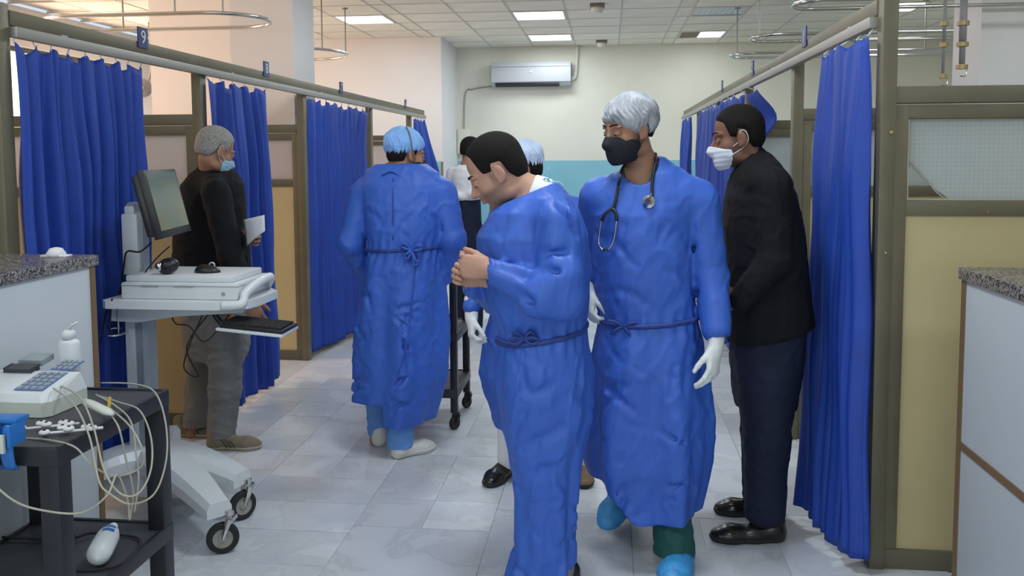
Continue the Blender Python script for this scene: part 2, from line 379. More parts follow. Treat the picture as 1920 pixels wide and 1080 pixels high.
# pier, small window wall and columns inside the left bays
wallbox('wall_pier_left', 'white', -4.12, -2.95, 7.4, 7.65, 0, CEIL+.02)
c = wallbox('column_left', 'white', -2.95, -2.44, 6.5, 6.98, 0, CEIL+.02); c['label'] = 'square white column behind the left cubicles'
c = wallbox('column_right', 'white', 2.68, 3.5, 6.6, 7.1, 0, CEIL+.02)
bm = B(); box(bm, -5.75, -4.6, YL-.015, YL-.002, 1.45, 2.25); wn = struct('window_3', bm, 'window')
bm = B(); z0, z1 = 1.42, 2.28
for a in ((-5.79, -5.74), (-5.2, -5.15), (-4.61, -4.56)): box(bm, *a, YL-.03, YL, z0, z1)
box(bm, -5.79, -4.56, YL-.03, YL, z0, z0+.05); box(bm, -5.79, -4.56, YL-.03, YL, z1-.05, z1); obj('window_frame', bm, 'alu', wn)
# wall fan seen over the first cubicle
p = J(266, 165, 9.2)
bm = B(); t = thing('wall_fan', 'round grey fan high above the first left cubicle', 'fan', p)
lathe(bm, [(.02, -.02), (.10, -.015), (.11, 0), (.10, .015), (.02, .02)], p, axis=(0.4, -1, 0)); obj('fan_guard', bm, 'fan', t, smooth=True)
bm = B(); lathe(bm, [(.0, -.03), (.03, -.03), (.035, .03), (.0, .03)], p+Vector((0, -.03, 0)), axis=(0.4, -1, 0)); obj('hub', bm, 'plastic', t, smooth=True)
bm = B(); tube(bm, smoothpath([p+Vector((0, .03, 0)), p+Vector((0, .2, .2)), Vector((p.x, p.y+.2, CEIL))], 6), .012); obj('ceiling_stem', bm, 'fan', t)
# ------------------------------------------------------------------ cubicle dividers
def divider(side, Y, far, label, broken=False, frost='frostl', Z=1.79):
    x = LX if side < 0 else RX; s = side
    t = thing('cubicle_divider', label, 'partition', (x+s*.5, Y, 0), 'left cubicle dividers' if side < 0 else 'right cubicle dividers')
    def bx(a, b_, z0, z1, y0=-.022, y1=.022):
        bm = B(); xa, xb = sorted((x+s*a, x+s*b_)); box(bm, xa, xb, Y+y0, Y+y1, z0, z1); return bm
    obj('post', bx(-.025, .028, 0, 2.75 if broken else (BT+.02 if Y < 3.1 else BT-.062), -.035, .035), 'olive', t, bevel=.003)
    obj('stile', bx(.028, .075, .0, Z-.065), 'olive', t, bevel=.002)
    obj('top_rail', bx(.028, far, Z-.06, Z, -.03, .03), 'olive', t, bevel=.003)
    obj('upper_rail', bx(.075, far, Z-.115, Z-.065), 'olive', t, bevel=.002)
    obj('middle_rail', bx(.075, far, 1.325, 1.38), 'olive', t, bevel=.002)
    obj('bottom_rail', bx(.028, far, 0.0, .075, -.026, .026), 'kick', t, bevel=.002)
    obj('lower_panel', bx(.075, far, .075, 1.325, -.012, .012), 'panel', t)
    q = 1.55
    while q < far:
        obj('mullion', bx(q-.025, q+.025, .075, Z-.065), 'olive', t, bevel=.002); q += 1.5
    obj('end_post', bx(far, far+.05, 0, Z), 'olive', t)
    if not broken: obj('glass_pane', bx(.075, far, 1.38, Z-.115, -.004, .004), frost, t)
    else:
        bm = B(); zb, zt = 1.38, Z-.115
        poly = [(x+.082, zt-.004), (x+.082, 1.505), (x+.112, 1.487), (x+.135, 1.46), (x+.15, 1.448), (x+.18, 1.42), (x+.215, 1.395), (x+.235, 1.381), (x+1.52, 1.381), (x+1.52, zt-.004)]
        prism(bm, poly, Y-.004, Y+.004); obj('broken_glass_pane', bm, frost, t)['label'] = 'frosted pane with its lower left corner broken off'
        bm = B(); box(bm, x+1.58, x+far, Y-.004, Y+.004, 1.38, zt); obj('glass_pane', bm, frost, t)
        bm = B(); pts = [(.078, zt-.002), (.079, 1.6), (.077, 1.50), (.080, 1.385), (.2, 1.384), (.6, 1.383), (1.5, 1.384)]
        tube(bm, [Vector((x+a, Y-.018, z+random.uniform(-.001, .001))) for a, z in pts], .0035, 6); tube(bm, [Vector((x+a, Y-.010, z)) for a, z in ((.088, 1.52), (.115, 1.49), (.15, 1.45), (.18, 1.412), (.215, 1.383))], .0028, 6)
        obj('putty', bm, 'putty', t)
        for a, z, r in ((.012, 1.625, .008), (.003, 1.19, .006), (.35, 1.34, .004)):
            bm = B(); lathe(bm, [(0, 0), (r, 0), (r*.8, .008), (0, .010)], (x+a, Y-.034, z), 10, axis=(0, -1, 0)); obj('screw', bm, 'brass', t)
        bm = B(); box(bm, x+.2, x+1.3, Y+.45, Y+.47, 1.30, 1.41)
        bm.free()
    return t
for k, Y in enumerate((3.012, 4.60, 6.22, 8.04, 9.7)):
    divider(-1, Y, 2.3, ['leftmost cubicle divider, only its dark post showing at the picture edge', 'cream and glass divider behind the old man in the black jacket', 'second left divider, past the old man, with pinkish pane',
        'third left divider at the far edge of the closed curtain', 'farthest left divider behind the man in the blue cap'][k])
for k, Y in enumerate((3.25, 4.72, 6.3, 8.0, 9.65)):
    divider(1, Y, 2.6, ['nearest right divider with cracked frosted pane and cream panel', 'right divider just behind the man in the black jacket', 'right divider seen over the jacketed man shoulder', 'fourth right divider, mostly behind the man in the black jacket',
        'farthest right divider with slim post near the back wall'][k], broken=(k == 0), frost='frost')
def beam(x, y0, y1, side, label):
    t = thing('header_beam', label, 'beam', (x, (y0+y1)/2, BT-.06), 'header beams over the cubicle rows')
    bm = B(); box(bm, x-.03, x+.03, y0, y1, BT-.058, BT); obj('beam', bm, 'olive', t, bevel=.003)
    xr = x-side*.036
    bm = B(); box(bm, xr-.018, xr+.018, y0, y1, BT-.103, BT-.062); obj('curtain_rail', bm, 'alu', t, bevel=.003)
    for y in np.arange(y0+.3, y1, 1.6):
        bm = B(); box(bm, min(x, xr)-.01, max(x, xr)+.01, y-.02, y+.02, BT-.064, BT-.054); obj('bracket', bm, 'alu', t)
beam(LX, 3.048, 10.4, -1, 'long olive header beam over the left cubicles'); beam(RX, 3.285, 11.3, 1, 'long olive header beam over the right cubicles')
# bay number signs
def sign(x, y, txt, label, side, z=BT-.02, h=.098, w_=.085):
    t = thing('bay_number_sign', label, 'sign', (x, y, z), 'bay number signs on the beams')
    s = -side; bm = B(); box(bm, x+s*.034-.003, x+s*.034+.003, y-w_/2, y+w_/2, z-.01, z-.01+h); obj('plate', bm, 'signblue', t)
    cu = bpy.data.curves.new('digit', 'FONT'); cu.body = txt; cu.size = h*.92; cu.align_x = 'CENTER'; cu.align_y = 'CENTER'; cu.extrude = .0012
    o = bpy.data.objects.new('digit', cu); COL.objects.link(o)
    o.matrix_world = Matrix.Translation((x+s*.0385, y, z-.01+h/2)) @ (Matrix.Rotation(R(90 if s > 0 else -90), 4, 'Z') @ Matrix.Rotation(R(90), 4, 'X'))
    bpy.context.view_layer.update(); dg = bpy.context.evaluated_depsgraph_get()
    me = bpy.data.meshes.new_from_object(o.evaluated_get(dg)); mw = o.matrix_world.copy(); bpy.data.objects.remove(o); me.transform(mw); me.materials.clear()
    fin('digit', me, M['signwhite'], t)
sign(LX, 3.97, '9', 'blue bay sign reading 9 on the left beam', -1); sign(LX, 5.48, '8', 'blue bay number sign above the second left curtain', -1)
sign(LX, 7.08, '7', 'small bay number sign above the closed left curtain', -1); sign(LX, 9.4, '6', 'farthest small bay number sign on the left beam', -1)
sign(RX, 4.42, '1', 'bay sign on the right beam nearest the front curtain', 1); sign(RX, 5.95, '2', 'middle bay sign on the right beam', 1); sign(RX, 7.5, '3', 'farthest bay sign on the right beam', 1)
# ------------------------------------------------------------------ curtains
def curtain(name_lab, x, top, bot, n, side, z0=.08, seed=0, amp=.035, ztop=BT-.118, bulge=None, hooks=8, lean=None):
    rs = np.random.RandomState(seed); NU, NV = n*16, 60
    u = np.linspace(0, 1, NU); v = np.linspace(0, 1, NV)
    ph = 2*PI*n*u + 1.3*np.sin(2*PI*u*2.3+rs.rand()*6)+.9*np.sin(2*PI*u*5.1+rs.rand()*6)
    am = .55+.45*np.sin(2*PI*u*3.7+rs.rand()*6)**2
    verts = np.zeros((NV, NU, 3)); hk = np.abs(np.sin(PI*hooks*u))
    for j, t in enumerate(v):           # t: 0 top, 1 bottom
        tt = t**.8
        y = (top[0]+(top[1]-top[0])*u)*(1-tt)+(bot[0]+(bot[1]-bot[0])*u)*tt
        zt = ztop-(.022*hk+.02*hk*np.sin(9*u+seed)**2)
        A = amp*(.35+.75*min(1, t*4))
        phj = ph+.35*np.sin(3*t+4*u*3+seed)*t
        w_ = np.sin(phj); w_ = np.sign(w_)*np.abs(w_)**.75+.25*np.sin(2.3*phj+1+2*t)
        xx = x-side*.0+A*am*w_+.006*np.sin(14*t+9*u)
        if bulge is not None: xx = xx+bulge(u, t)
        zb = z0+.012*np.sin(5*u*PI)+.006*np.sin(phj)
        verts[j, :, 0] = xx; verts[j, :, 1] = y+.010*np.cos(phj)*t; verts[j, :, 2] = zt*(1-t)+zb*t
        if lean is not None: verts[j] = lean(verts[j], u, t)
    idx = np.arange(NV*NU).reshape(NV, NU)
    f = np.stack([idx[:-1, :-1], idx[:-1, 1:], idx[1:, 1:], idx[1:, :-1]], -1).reshape(-1, 4)
    th = thing('privacy_curtain', name_lab, 'curtain', (x, (top[0]+top[1])/2, z0), 'blue privacy curtains')
    me = bpy.data.meshes.new('cloth'); me.from_pydata(verts.reshape(-1, 3).tolist(), [], f.tolist())
    o = fin('cloth', me, M['curtain'], th, True); md = o.modifiers.new('thick', 'SOLIDIFY'); md.thickness = .003
    bm = B()
    for k in range(hooks+1):
        q = k/hooks; i = min(NU-1, int(q*(NU-1))); p = Vector(verts[0, i]); p.z = ztop
        cyl(bm, p+Vector((0, 0, -.012)), Vector((x, p.y, BT-.106)), .0035, n=6)
    tag(obj('hooks', bm, 'plastic', th), kind='stuff'); return th
lx = LX+.035; rx = RX-.035
curtain('dark blue curtain hanging behind the left counter', lx, (3.055, 3.95), (3.055, 3.98), 12, -1, .10, 1)
curtain('blue curtain gathered right behind the old man', lx, (4.62, 5.47), (4.64, 5.56), 7, -1, .05, 2, .05, hooks=5)
curtain('wide closed blue curtain between old man and blue capped man', lx, (6.28, 7.9), (6.28, 7.45), 11, -1, .05, 3, .03, bulge=lambda u, t: .16*t*t*u)
curtain('farthest left curtain, beside the blue cap', lx, (9.80, 10.35), (9.82, 10.35), 5, -1, .06, 4, .04, bulge=lambda u, t: .16*np.minimum(1, t*3)*u)
curtain('bunched blue curtain hanging at the front right post', rx, (3.30, 3.92), (3.16, 3.68), 5, 1, .05, 5, .036, bulge=lambda u, t: -.03-.02*t-.08*t*u, hooks=4)
def tucked(V, u, t):
    # end nearer the camera is thrown up over the divider
    k = np.clip((.2-u)/.2, 0, 1)
    V = V.copy(); V[:, 0] += .20*k*math.exp(-((t-.10)/.09)**2)
    return V
curtain('blue curtain thrown over a divider behind the jacketed man', rx-.03, (5.97, 9.15), (6.4, 9.2), 12, 1, .06, 6, .04, lean=tucked, hooks=10)
curtain('farthest right narrow curtain near the back wall', rx-.02, (10.0, 11.2), (10.0, 11.2), 5, 1, .06, 8, .03, hooks=4)
# ------------------------------------------------------------------ drip rails hanging from the ceiling
def loop(x0, x1, y0, y1, z, rods, label):
    t = thing('drip_rail', label, 'ceiling rail', ((x0+x1)/2, (y0+y1)/2, z), 'oval drip rails hung from the ceiling')
    r = (y1-y0)/2; yc = (y0+y1)/2; P = []
    for k in range(13): a = -PI/2+PI*k/12; P.append((x1-r+r*math.cos(a), yc+r*math.sin(a), z))
    for k in range(13): a = PI/2+PI*k/12; P.append((x0+r+r*math.cos(a), yc+r*math.sin(a), z))
    bm = B(); tube(bm, P, .014, 8, closed=True); obj('rail', bm, 'chrome', t, smooth=True)
    for x, y in rods:
        bm = B(); cyl(bm, (x, y, z), (x, y, CEIL), .007, n=8); lathe(bm, [(0, -.01), (.03, -.01), (.03, 0), (0, 0)], (x, y, CEIL), 12); obj('hanger', bm, 'alu', t)
loop(-3.95, -2.35, 5.45, 6.1, 2.5, ((-2.55, 5.52), (-2.85, 5.45), (-3.6, 6.1)), 'long oval drip rail above the left front cubicles')
loop(-4.2, -2.66, 8.05, 9.05, 2.6, ((-2.8, 8.25), (-2.75, 8.85), (-3.6, 8.05)), 'curved end of a drip rail left of the back wall')
loop(1.3, 3.9, 6.12, 6.5, 2.6, ((1.42, 6.17), (3.0, 6.12)), 'nearest right drip rail at the top of the picture')
loop(1.28, 3.9, 7.8, 8.3, 2.60, ((1.36, 8.05), (3.2, 7.8)), 'middle right drip rail')
loop(1.3, 3.9, 9.2, 9.65, 2.60, ((1.36, 9.4), (3.2, 9.2)), 'farthest right drip rail')
for x, y, r, z0, lb in ((2.25, 6.12, .012, 2.04, 'thin drip hanger rod right of the front post'), (2.37, 6.12, .024, 2.10, 'thicker drip hanger cylinder beside the white column')):
    t = thing('drip_hanger', lb, 'hanger', (x, y, z0))
    bm = B(); cyl(bm, (x, y, z0+.05), (x, y, 2.64), r*.8, n=12); cyl(bm, (x, y, 2.3), (x, y, 2.64), r, n=12); obj('rod', bm, 'fan', t, smooth=True)
    for z in (z0+.03, 2.28, 2.42):
        bm = B(); lathe(bm, [(0, -.014), (r+.014, -.014), (r+.014, .014), (0, .014)], (x, y, z), 12); obj('clamp_ring', bm, 'brass', t)
    bm = B(); tube(bm, smoothpath([(x, y, z0+.03), (x+.03, y, z0+.015), (x+.025, y, z0-.03), (x-.01, y, z0-.03)], 6), .004, 6); obj('hook', bm, 'chrome', t)
# ------------------------------------------------------------------ air conditioner and wall boxes
a0 = J(922, 117, 12.1); a1 = J(1070, 160, 12.1)
t = thing('air_conditioner', 'white split air conditioner high on the back wall', 'air conditioner', (a0.x*.5+a1.x*.5, 12.3, a1.z))
bm = B(); prism(bm, [(12.3, a1.z+.02), (12.14, a1.z), (12.08, a1.z+.06), (12.07, a0.z-.05), (12.1, a0.z), (12.3, a0.z)], a0.x, a1.x, 'x'); obj('housing', bm, 'acplastic', t, bevel=.012)
bm = B(); box(bm, a0.x+.05, a1.x-.16, 12.085, 12.15, a1.z+.004, a1.z+.045, Matrix.Rotation(R(-30), 3, 'X')); obj('air_outlet', bm, 'blackplastic', t)
bm = B(); box(bm, a0.x+.02, a1.x-.02, 12.063, 12.072, a0.z-.07, a0.z-.065); obj('seam', bm, 'greymetal', t)
bm = B(); lathe(bm, [(0, 0), (.02, 0), (.018, .006), (0, .006)], (a0.x*.5+a1.x*.5, 12.072, a0.z-.14), 12, axis=(0, -1, 0)); obj('indicator', bm, 'signwhite', t)
bm = B(); tube(bm, smoothpath([(a1.x, 12.26, a1.z+.1), (a1.x+.06, 12.26, a1.z+.15), (a1.x+.08, 12.26, a0.z+.1), (a1.x+.08, 12.26, CEIL)], 6), .025, 8); tag(obj('refrigerant_pipe', bm, 'cream', t, smooth=True))
bm = B(); tube(bm, smoothpath([(a0.x+.02, 12.28, a1.z+.02), (a0.x-.3, 12.285, a1.z-.02), (a0.x-.42, 12.285, a1.z-.12), (a0.x-.44, 12.285, 1.6)], 6), .009, 8); tag(obj('cable_conduit', bm, 'alu', smooth=True), 'grey cable running from the air conditioner down the wall', 'cable')
for (u0, u1, v0, v1, Y, lb, mm) in ((833, 855, 244, 287, 12.2, 'left white box of the two on the back wall', 'plastic'), (857, 882, 242, 288, 12.2, 'right cream box of the two on the back wall', 'cream')):
    a = J(u0, v0, Y); b_ = J(u1, v1, Y); t = thing('electrical_box', lb, 'wall box', ((a.x+b_.x)/2, 12.25, b_.z), 'boxes on the back wall')
    bm = B(); box(bm, a.x, b_.x, 12.2, 12.3, b_.z, a.z); obj('case', bm, mm, t, bevel=.006)
    bm = B(); box(bm, a.x+.015, b_.x-.015, 12.192, 12.2, b_.z+.015, a.z-.015); obj('cover', bm, mm, t, bevel=.003)
a = J(829, 303, 11.0); bm = B(); cyl(bm, (a.x, 11.0, 0), (a.x, 11.0, a.z), .016, n=10); tag(obj('wooden_pole', bm, 'brown', smooth=True), 'thin brown pole standing against the far blue wall', 'pole')
# ------------------------------------------------------------------ counters
def counter(x0, x1, yend, side, label, stripe, zt_=1.18):
    t = thing('reception_counter', label, 'counter', ((x0+x1)/2, yend/2, 0), 'reception counters'); xf = x1 if side < 0 else x0
    bm = B(); box(bm, x0, x1, -1, yend, 0, zt_-.04); obj('front_panel', bm, 'laminate', t, bevel=.002)
    bm = B(); box(bm, x0-.012, x1+.012, -1, yend+.015, zt_-.04, zt_); obj('granite_top', bm, 'granite', t, bevel=.006)
    bm = B(); box(bm, xf-.004, xf+.004, yend-.028, yend+.002, 0, zt_-.04); obj('edge_trim', bm, 'brown', t)
    if stripe: bm = B(); box(bm, xf-.004, xf+.004, -1, yend-.028, .585, .61); obj('stripe', bm, 'brown', t)
    return t
counter(-4.0, -1.90, 2.96, -1, 'pale counter with grey granite top at the left edge', False, 1.19)
counter(1.15, 3.4, 2.90, 1, 'pale counter with granite top and brown stripe at right edge', True)
p = J(105, 466, 2.9); p.z = 1.19
bm = B(); lathe(bm, [(0, 0), (.03, 0), (.034, .012), (.022, .03), (.008, .034), (0, .034)], p, 14); box(bm, p.x-.05, p.x+.05, p.y-.02, p.y+.02, 1.19, 1.197); tag(obj('crumpled_tissue', bm, 'paper', smooth=True), 'small white tissue lying on the left granite counter', 'tissue')
# ------------------------------------------------------------------ casters
def caster(parent, c, r, w_, yaw, fork='chrome', name='caster', plate=.03):
    cv = Vector(c); ax = Vector((math.cos(yaw), math.sin(yaw), 0)); sd = Vector((-ax.y, ax.x, 0))
    bm = B(); lathe(bm, [(r*.62, -w_/2), (r*.93, -w_/2), (r, -w_*.25), (r, w_*.25), (r*.93, w_/2), (r*.62, w_/2)], cv+Vector((0, 0, r)), 28, axis=sd, cap=False); wh = obj(name, bm, 'rubber', parent, smooth=False)
    bm = B(); lathe(bm, [(r*.1, -w_*.55), (r*.25, -w_*.5), (r*.3, -w_*.25), (r*.72, -w_*.42), (r*.72, w_*.42), (r*.3, w_*.25), (r*.25, w_*.5), (r*.1, w_*.55)], cv+Vector((0, 0, r)), 24, axis=sd); obj('wheel_disc', bm, 'disc' if r > .05 else 'blackmetal', wh)
    bm = B(); piv = cv+Vector((0, 0, r)); top = cv-ax*r*.45+Vector((0, 0, r*2.25))
    for s in (-1, 1):
        o = sd*s*w_*.68; tube(bm, [piv+o, piv+o*1.05+(top-piv)*.45, top+o*.9], lambda t: .006+.010*t, 6)
    box(bm, top.x-w_*.8, top.x+w_*.8, top.y-w_*.8, top.y+w_*.8, top.z-.008, top.z+.008); cyl(bm, top, top+Vector((0, 0, plate)), r*.28, n=14)
    obj('fork', bm, fork, wh)
    return wh
# ------------------------------------------------------------------ computer cart
ccy = 3.58; ccx = J(268, 700, ccy).x
t = thing('computer_cart', 'white wheeled computer cart with tall grey column and handle tray', 'computer cart', (ccx, ccy, 0)); cart = t
bm = B(); prism(bm, [(ccx-.045, ccy-.05), (ccx+.035, ccy-.05), (ccx+.05, ccy-.03), (ccx+.05, ccy+.04), (ccx-.045, ccy+.04)], .17, .90, 'z'); obj('column', bm, 'greymetal', t, bevel=.004)
bm = B(); box(bm, ccx-.042, ccx+.0, ccy-.056, ccy-.05, .2, .9); obj('column_strip', bm, 'plastic', t)
# base
def leg(bm, a, b_, w0, w1, h0, h1, z0, z1):
    a, b_ = Vector(a), Vector(b_); d = (b_-a).normalized(); s = Vector((-d.y, d.x, 0)); N = 8; prev = None
    for i in range(N+1):
        q = i/N; p = a.lerp(b_, q); ww = w0+(w1-w0)*q; hh = h0+(h1-h0)*q; z = z0+(z1-z0)*q+.03*math.sin(PI*q)
        ring = [bm.verts.new(p+s*ww*sx+Vector((0, 0, z+hh*sz))) for sx, sz in ((-1, 0), (-1, .6), (-.7, 1), (.7, 1), (1, .6), (1, 0))]
        if prev:
            for k in range(6): bm.faces.new((prev[k], prev[(k+1) % 6], ring[(k+1) % 6], ring[k]))
        else: bm.faces.new(ring)
        prev = ring
    bm.faces.new(prev[::-1])
def onz(u, v, z):
    d = ray(u, v); return cam.location+d*((z-cam.location.z)/d.z)
c1_, c2_ = onz(413, 1035, 0), onz(447, 973, 0)
tips = [(c1_.x-.015, c1_.y+.005), (c2_.x-.01, c2_.y+.01), (ccx-.15, 3.30), (ccx-.08, 3.93)]
bm = B(); box(bm, ccx-.11, ccx+.12, ccy-.11, ccy+.11, .16, .25); obj('base_hub', bm, 'plastic', t, bevel=.02)
for x, y in tips:
    bm = B(); d_ = (Vector((x, y, 0))-Vector((ccx+.03, ccy, 0))).normalized()*.035; leg(bm, (ccx+.03, ccy, 0), (x+d_.x, y+d_.y, 0), .12, .05, .09, .06, .165, .15); L = obj('leg', bm, 'plastic', t, bevel=0)
bm = B(); prism(bm, [(ccx-.14, .10), (ccx-.08, .06), (ccx+.27, .06), (ccx+.32, .085), (ccx+.32, .17), (ccx-.14, .19)], ccy-.13, ccy+.10); obj('battery_housing', bm, 'plastic', t, bevel=.01)
for k, (x, y) in enumerate(tips): caster(t, (x+.03, y-.01, 0), .062, .028, R([205, 235, 100, 80][k]), plate=.03)
# work surface
zt = J(340, 575, 3.42).z
bm = B(); x0 = J(205, 560, 3.45).x; x1 = J(470, 560, 3.45).x
prism(bm, [(x0, 3.40), (x0+.03, 3.37), (x1-.12, 3.37), (x1, 3.42), (x1+.02, 3.52), (x1+.02, 3.70), (x1-.08, 3.83), (x0+.03, 3.83), (x0, 3.80)], zt-.005, zt+.028, 'z'); obj('work_surface', bm, 'plastic', t, bevel=.01)
bm = B(); prism(bm, [(ccx-.07, zt-.075), (ccx+.05, zt-.08), (ccx+.24, zt-.05), (x1-.04, zt-.03), (x1-.03, zt-.006), (ccx-.07, zt-.006)], 3.46, 3.74); obj('under_housing', bm, 'plastic', t, bevel=.008)
# handle sweeping up at the right
xh = J(491, 540, 3.55).x
bm = B(); tube(bm, smoothpath([(x1-.10, 3.385, zt+.012), (x1-.02, 3.40, zt+.018), (xh-.03, 3.45, zt+.055), (xh, 3.52, zt+.095), (xh, 3.64, zt+.10), (xh-.03, 3.72, zt+.075), (x1-.08, 3.80, zt+.02)], 6), .017, 10, flat=1.2); obj('handle', bm, 'plastic', t, smooth=True)
# box body on the surface
bx0 = J(232, 545, 3.45).x; bx1 = J(450, 545, 3.45).x; zb1 = zt+.028+.072
bm = B(); box(bm, bx0, bx1, 3.43, 3.77, zt+.028, zb1); obj('equipment_box', bm, 'plastic', t, bevel=.008)
bm = B(); box(bm, bx0+.01, bx1-.03, 3.45, 3.76, zb1, zb1+.028); obj('box_lid', bm, 'plastic', t, bevel=.008)
bm = B(); box(bm, bx0-.001, bx1+.001, 3.4285, 3.5, zb1-.015, zb1-.012); box(bm, bx0+.09, bx0+.17, 3.427, 3.44, zb1-.018, zb1-.012); box(bm, bx0+.24, bx0+.33, 3.427, 3.44, zb1-.018, zb1-.012); obj('slots', bm, 'greymetal', t)
bm = B(); lathe(bm, [(0, 0), (.009, 0), (.008, .004), (0, .004)], (bx1-.065, 3.43, zt+.055), 14, axis=(0, -1, 0)); obj('lock', bm, 'greymetal', t)
# mast
mx = J(257, 500, 3.62).x; ztop = J(257, 400, 3.62).z
bm = B(); box(bm, mx-.045, mx+.03, 3.58, 3.66, zb1+.01, ztop); box(bm, mx-.032, mx+.015, 3.585, 3.65, ztop-.005, ztop+.035); obj('mast', bm, 'plastic', t, bevel=.008)
bm = B(); box(bm, mx+.0305, mx+.045, 3.6, 3.65, zb1+.01, ztop-.03); obj('mast_groove', bm, 'greymetal', t)
# basket loop on the left
p = J(210, 624, 3.5)
bm = B(); tube(bm, [(p.x-.05, 3.44, p.z), (p.x+.05, 3.44, p.z), (p.x+.06, 3.47, p.z), (p.x+.06, 3.58, p.z), (p.x-.05, 3.6, p.z), (p.x-.07, 3.52, p.z)], .005, 8, closed=True)
cyl(bm, (p.x+.055, 3.46, p.z), (p.x+.055, 3.46, zt), .004); obj('wire_hook', bm, 'chrome', t, smooth=True)
# keyboard tray + keyboard
ka = J(412, 615, 3.42); kb = J(536, 628, 3.42); kz = J(480, 620, 3.42).z
rotk = Matrix.Rotation(R(5), 3, 'Y'); pv = Vector(((ka.x+kb.x)/2, 3.5, kz))
bm = B(); box(bm, ka.x, kb.x, 3.38, 3.57, kz-.008, kz+.004, rotk, pv); obj('keyboard_tray', bm, 'plastic', t, bevel=.003)
bm = B(); tube(bm, smoothpath([(ka.x-.07, 3.5, zt-.01), (ka.x-.05, 3.5, zt-.06), (ka.x-.01, 3.5, kz+.002), (ka.x+.05, 3.5, kz-.006)], 5), .012, 8); obj('tray_arm', bm, 'blackplastic', t, smooth=True)
k = thing('keyboard', 'black keyboard on the lower tray of the computer cart', 'keyboard', (pv.x, 3.6, kz+.01))
bm = B(); box(bm, ka.x+.01, kb.x-.003, 3.39, 3.56, kz+.004, kz+.020, rotk, pv); obj('keyboard_case', bm, 'blackplastic', k, bevel=.004)
bm = B(); W_ = (kb.x-ka.x-.03)/15
for i in range(15):
    for j in range(5): box(bm, ka.x+.017+i*W_, ka.x+.017+i*W_+W_*.8, 3.40+j*.031, 3.424+j*.031, kz+.020, kz+.029, rotk, pv)
tag(obj('keys', bm, 'rubber', k), kind='stuff')
# mice
def mouse(p, yaw, lab, up=0):
    t = thing('computer_mouse', lab, 'mouse', p)
    bm = B(); r = bmesh.ops.create_uvsphere(bm, u_segments=20, v_segments=12, radius=1)['verts']
    rot = Matrix.Rotation(yaw, 3, 'Z') @ Matrix.Rotation(up, 3, 'Y')
    for v in r: v.co = p+Vector((0, 0, .002))+rot @ Vector((v.co.x*.058, v.co.y*.033, max(0, v.co.z)*.034*(1-.2*v.co.x)))
    obj('mouse_body', bm, 'blackplastic', t, smooth=True)
    bm = B(); tube(bm, [p+rot @ Vector((.02+.012*math.cos(a), 0, .032+.012*math.sin(a))) for a in np.linspace(0, 2*PI, 13)[:-1]], .004, 6, closed=True); obj('scroll_wheel', bm, 'greymetal', t)
    return t
zl = zb1+.028
p = J(316, 517, 3.50); p.z = zl
t2 = thing('barcode_scanner', 'black and silver hand scanner lying on the cart beside the mast', 'scanner', p)
bm = B(); r = bmesh.ops.create_uvsphere(bm, u_segments=20, v_segments=12, radius=1)['verts']
for v in r: v.co = p+Vector((v.co.x*.048, v.co.y*.04, .036+v.co.z*.036+.006*v.co.x))
obj('scanner_head', bm, 'blackplastic', t2, smooth=True)
bm = B(); r = bmesh.ops.create_uvsphere(bm, u_segments=16, v_segments=10, radius=1)['verts']
for v in r: v.co = p+Vector((-.026+v.co.x*.018, -.026+v.co.y*.018, .036+v.co.z*.022))
obj('scanner_window', bm, 'chrome', t2, smooth=True)
p = J(389, 505, 3.56); p.z = zl; mouse(p, R(5), 'flat black mouse on the right end of the cart top')
# monitor
mp = J(311, 379, 3.55); az = R(10)
RR = Matrix.Rotation(az, 3, 'Z') @ Matrix.Rotation(R(-13), 3, 'Y')     # local: x = normal, y = width, z = up
def mb(bm, x0, x1, y0, y1, z0, z1):
    for v in box(bm, x0, x1, y0, y1, z0, z1): v.co = mp+RR @ v.co
t3 = thing('monitor', 'black monitor with greenish screen on the computer cart mast', 'monitor', mp+Vector((0, 0, -.15)))
bm = B(); mb(bm, -.018, .012, -.20, .20, -.150, .145); obj('bezel', bm, 'blackplastic', t3, bevel=.004)
bm = B(); mb(bm, -.052, -.017, -.185, .17, -.135, .13); obj('back_shell', bm, 'blackplastic', t3, bevel=.012)
bm = B(); mb(bm, .0115, .0135, -.182, .182, -.118, .130); obj('screen', bm, 'screen', t3)
bm = B(); a_ = mp+RR @ Vector((-.05, 0, -.02)); cyl(bm, a_, Vector((mx-.01, 3.62, ztop+.03)), .018, n=12); lathe(bm, [(0, -.022), (.022, -.022), (.022, .022), (0, .022)], (mx-.008, 3.62, ztop+.03), 16, axis=(0, 1, 0)); obj('mount_joint', bm, 'greymetal', t3, smooth=False)
# cables of the computer cart
def cable(name, pts, r, m, label, n=7, parent=None, group=None):
    bm = B(); tube(bm, smoothpath(pts, n), r, 6); o = obj(name, bm, m, parent, smooth=True)
    if not parent: tag(o, label, 'cable', group)
    return o
cable('black_cable', [J(284, 455, 3.57), J(262, 472, 3.52), J(238, 472, 3.52), J(232, 500, 3.56), J(222, 560, 3.62), J(200, 585, 3.5), J(190, 640, 3.48)], .0042, 'rubber', 'black cable looping from monitor down the left side of the cart')
cable('black_cable', [J(318, 462, 3.56), J(298, 480, 3.54), J(276, 505, 3.54), J(268, 520, 3.55)], .0035, 'rubber', 'short black cable between monitor and cart top')
cable('black_cable', [J(380, 590, 3.5), J(358, 640, 3.48), J(345, 690, 3.48), J(372, 705, 3.5), J(350, 650, 3.52), J(390, 590, 3.55)], .0032, 'rubber', 'thin black cable dangling under the cart in a narrow loop')
cable('black_cable', [J(320, 588, 3.5), J(330, 607, 3.47), J(355, 612, 3.47), J(385, 640, 3.47), J(430, 590, 3.5)], .0032, 'rubber', 'thin black cable sagging under the cart towards keyboard')
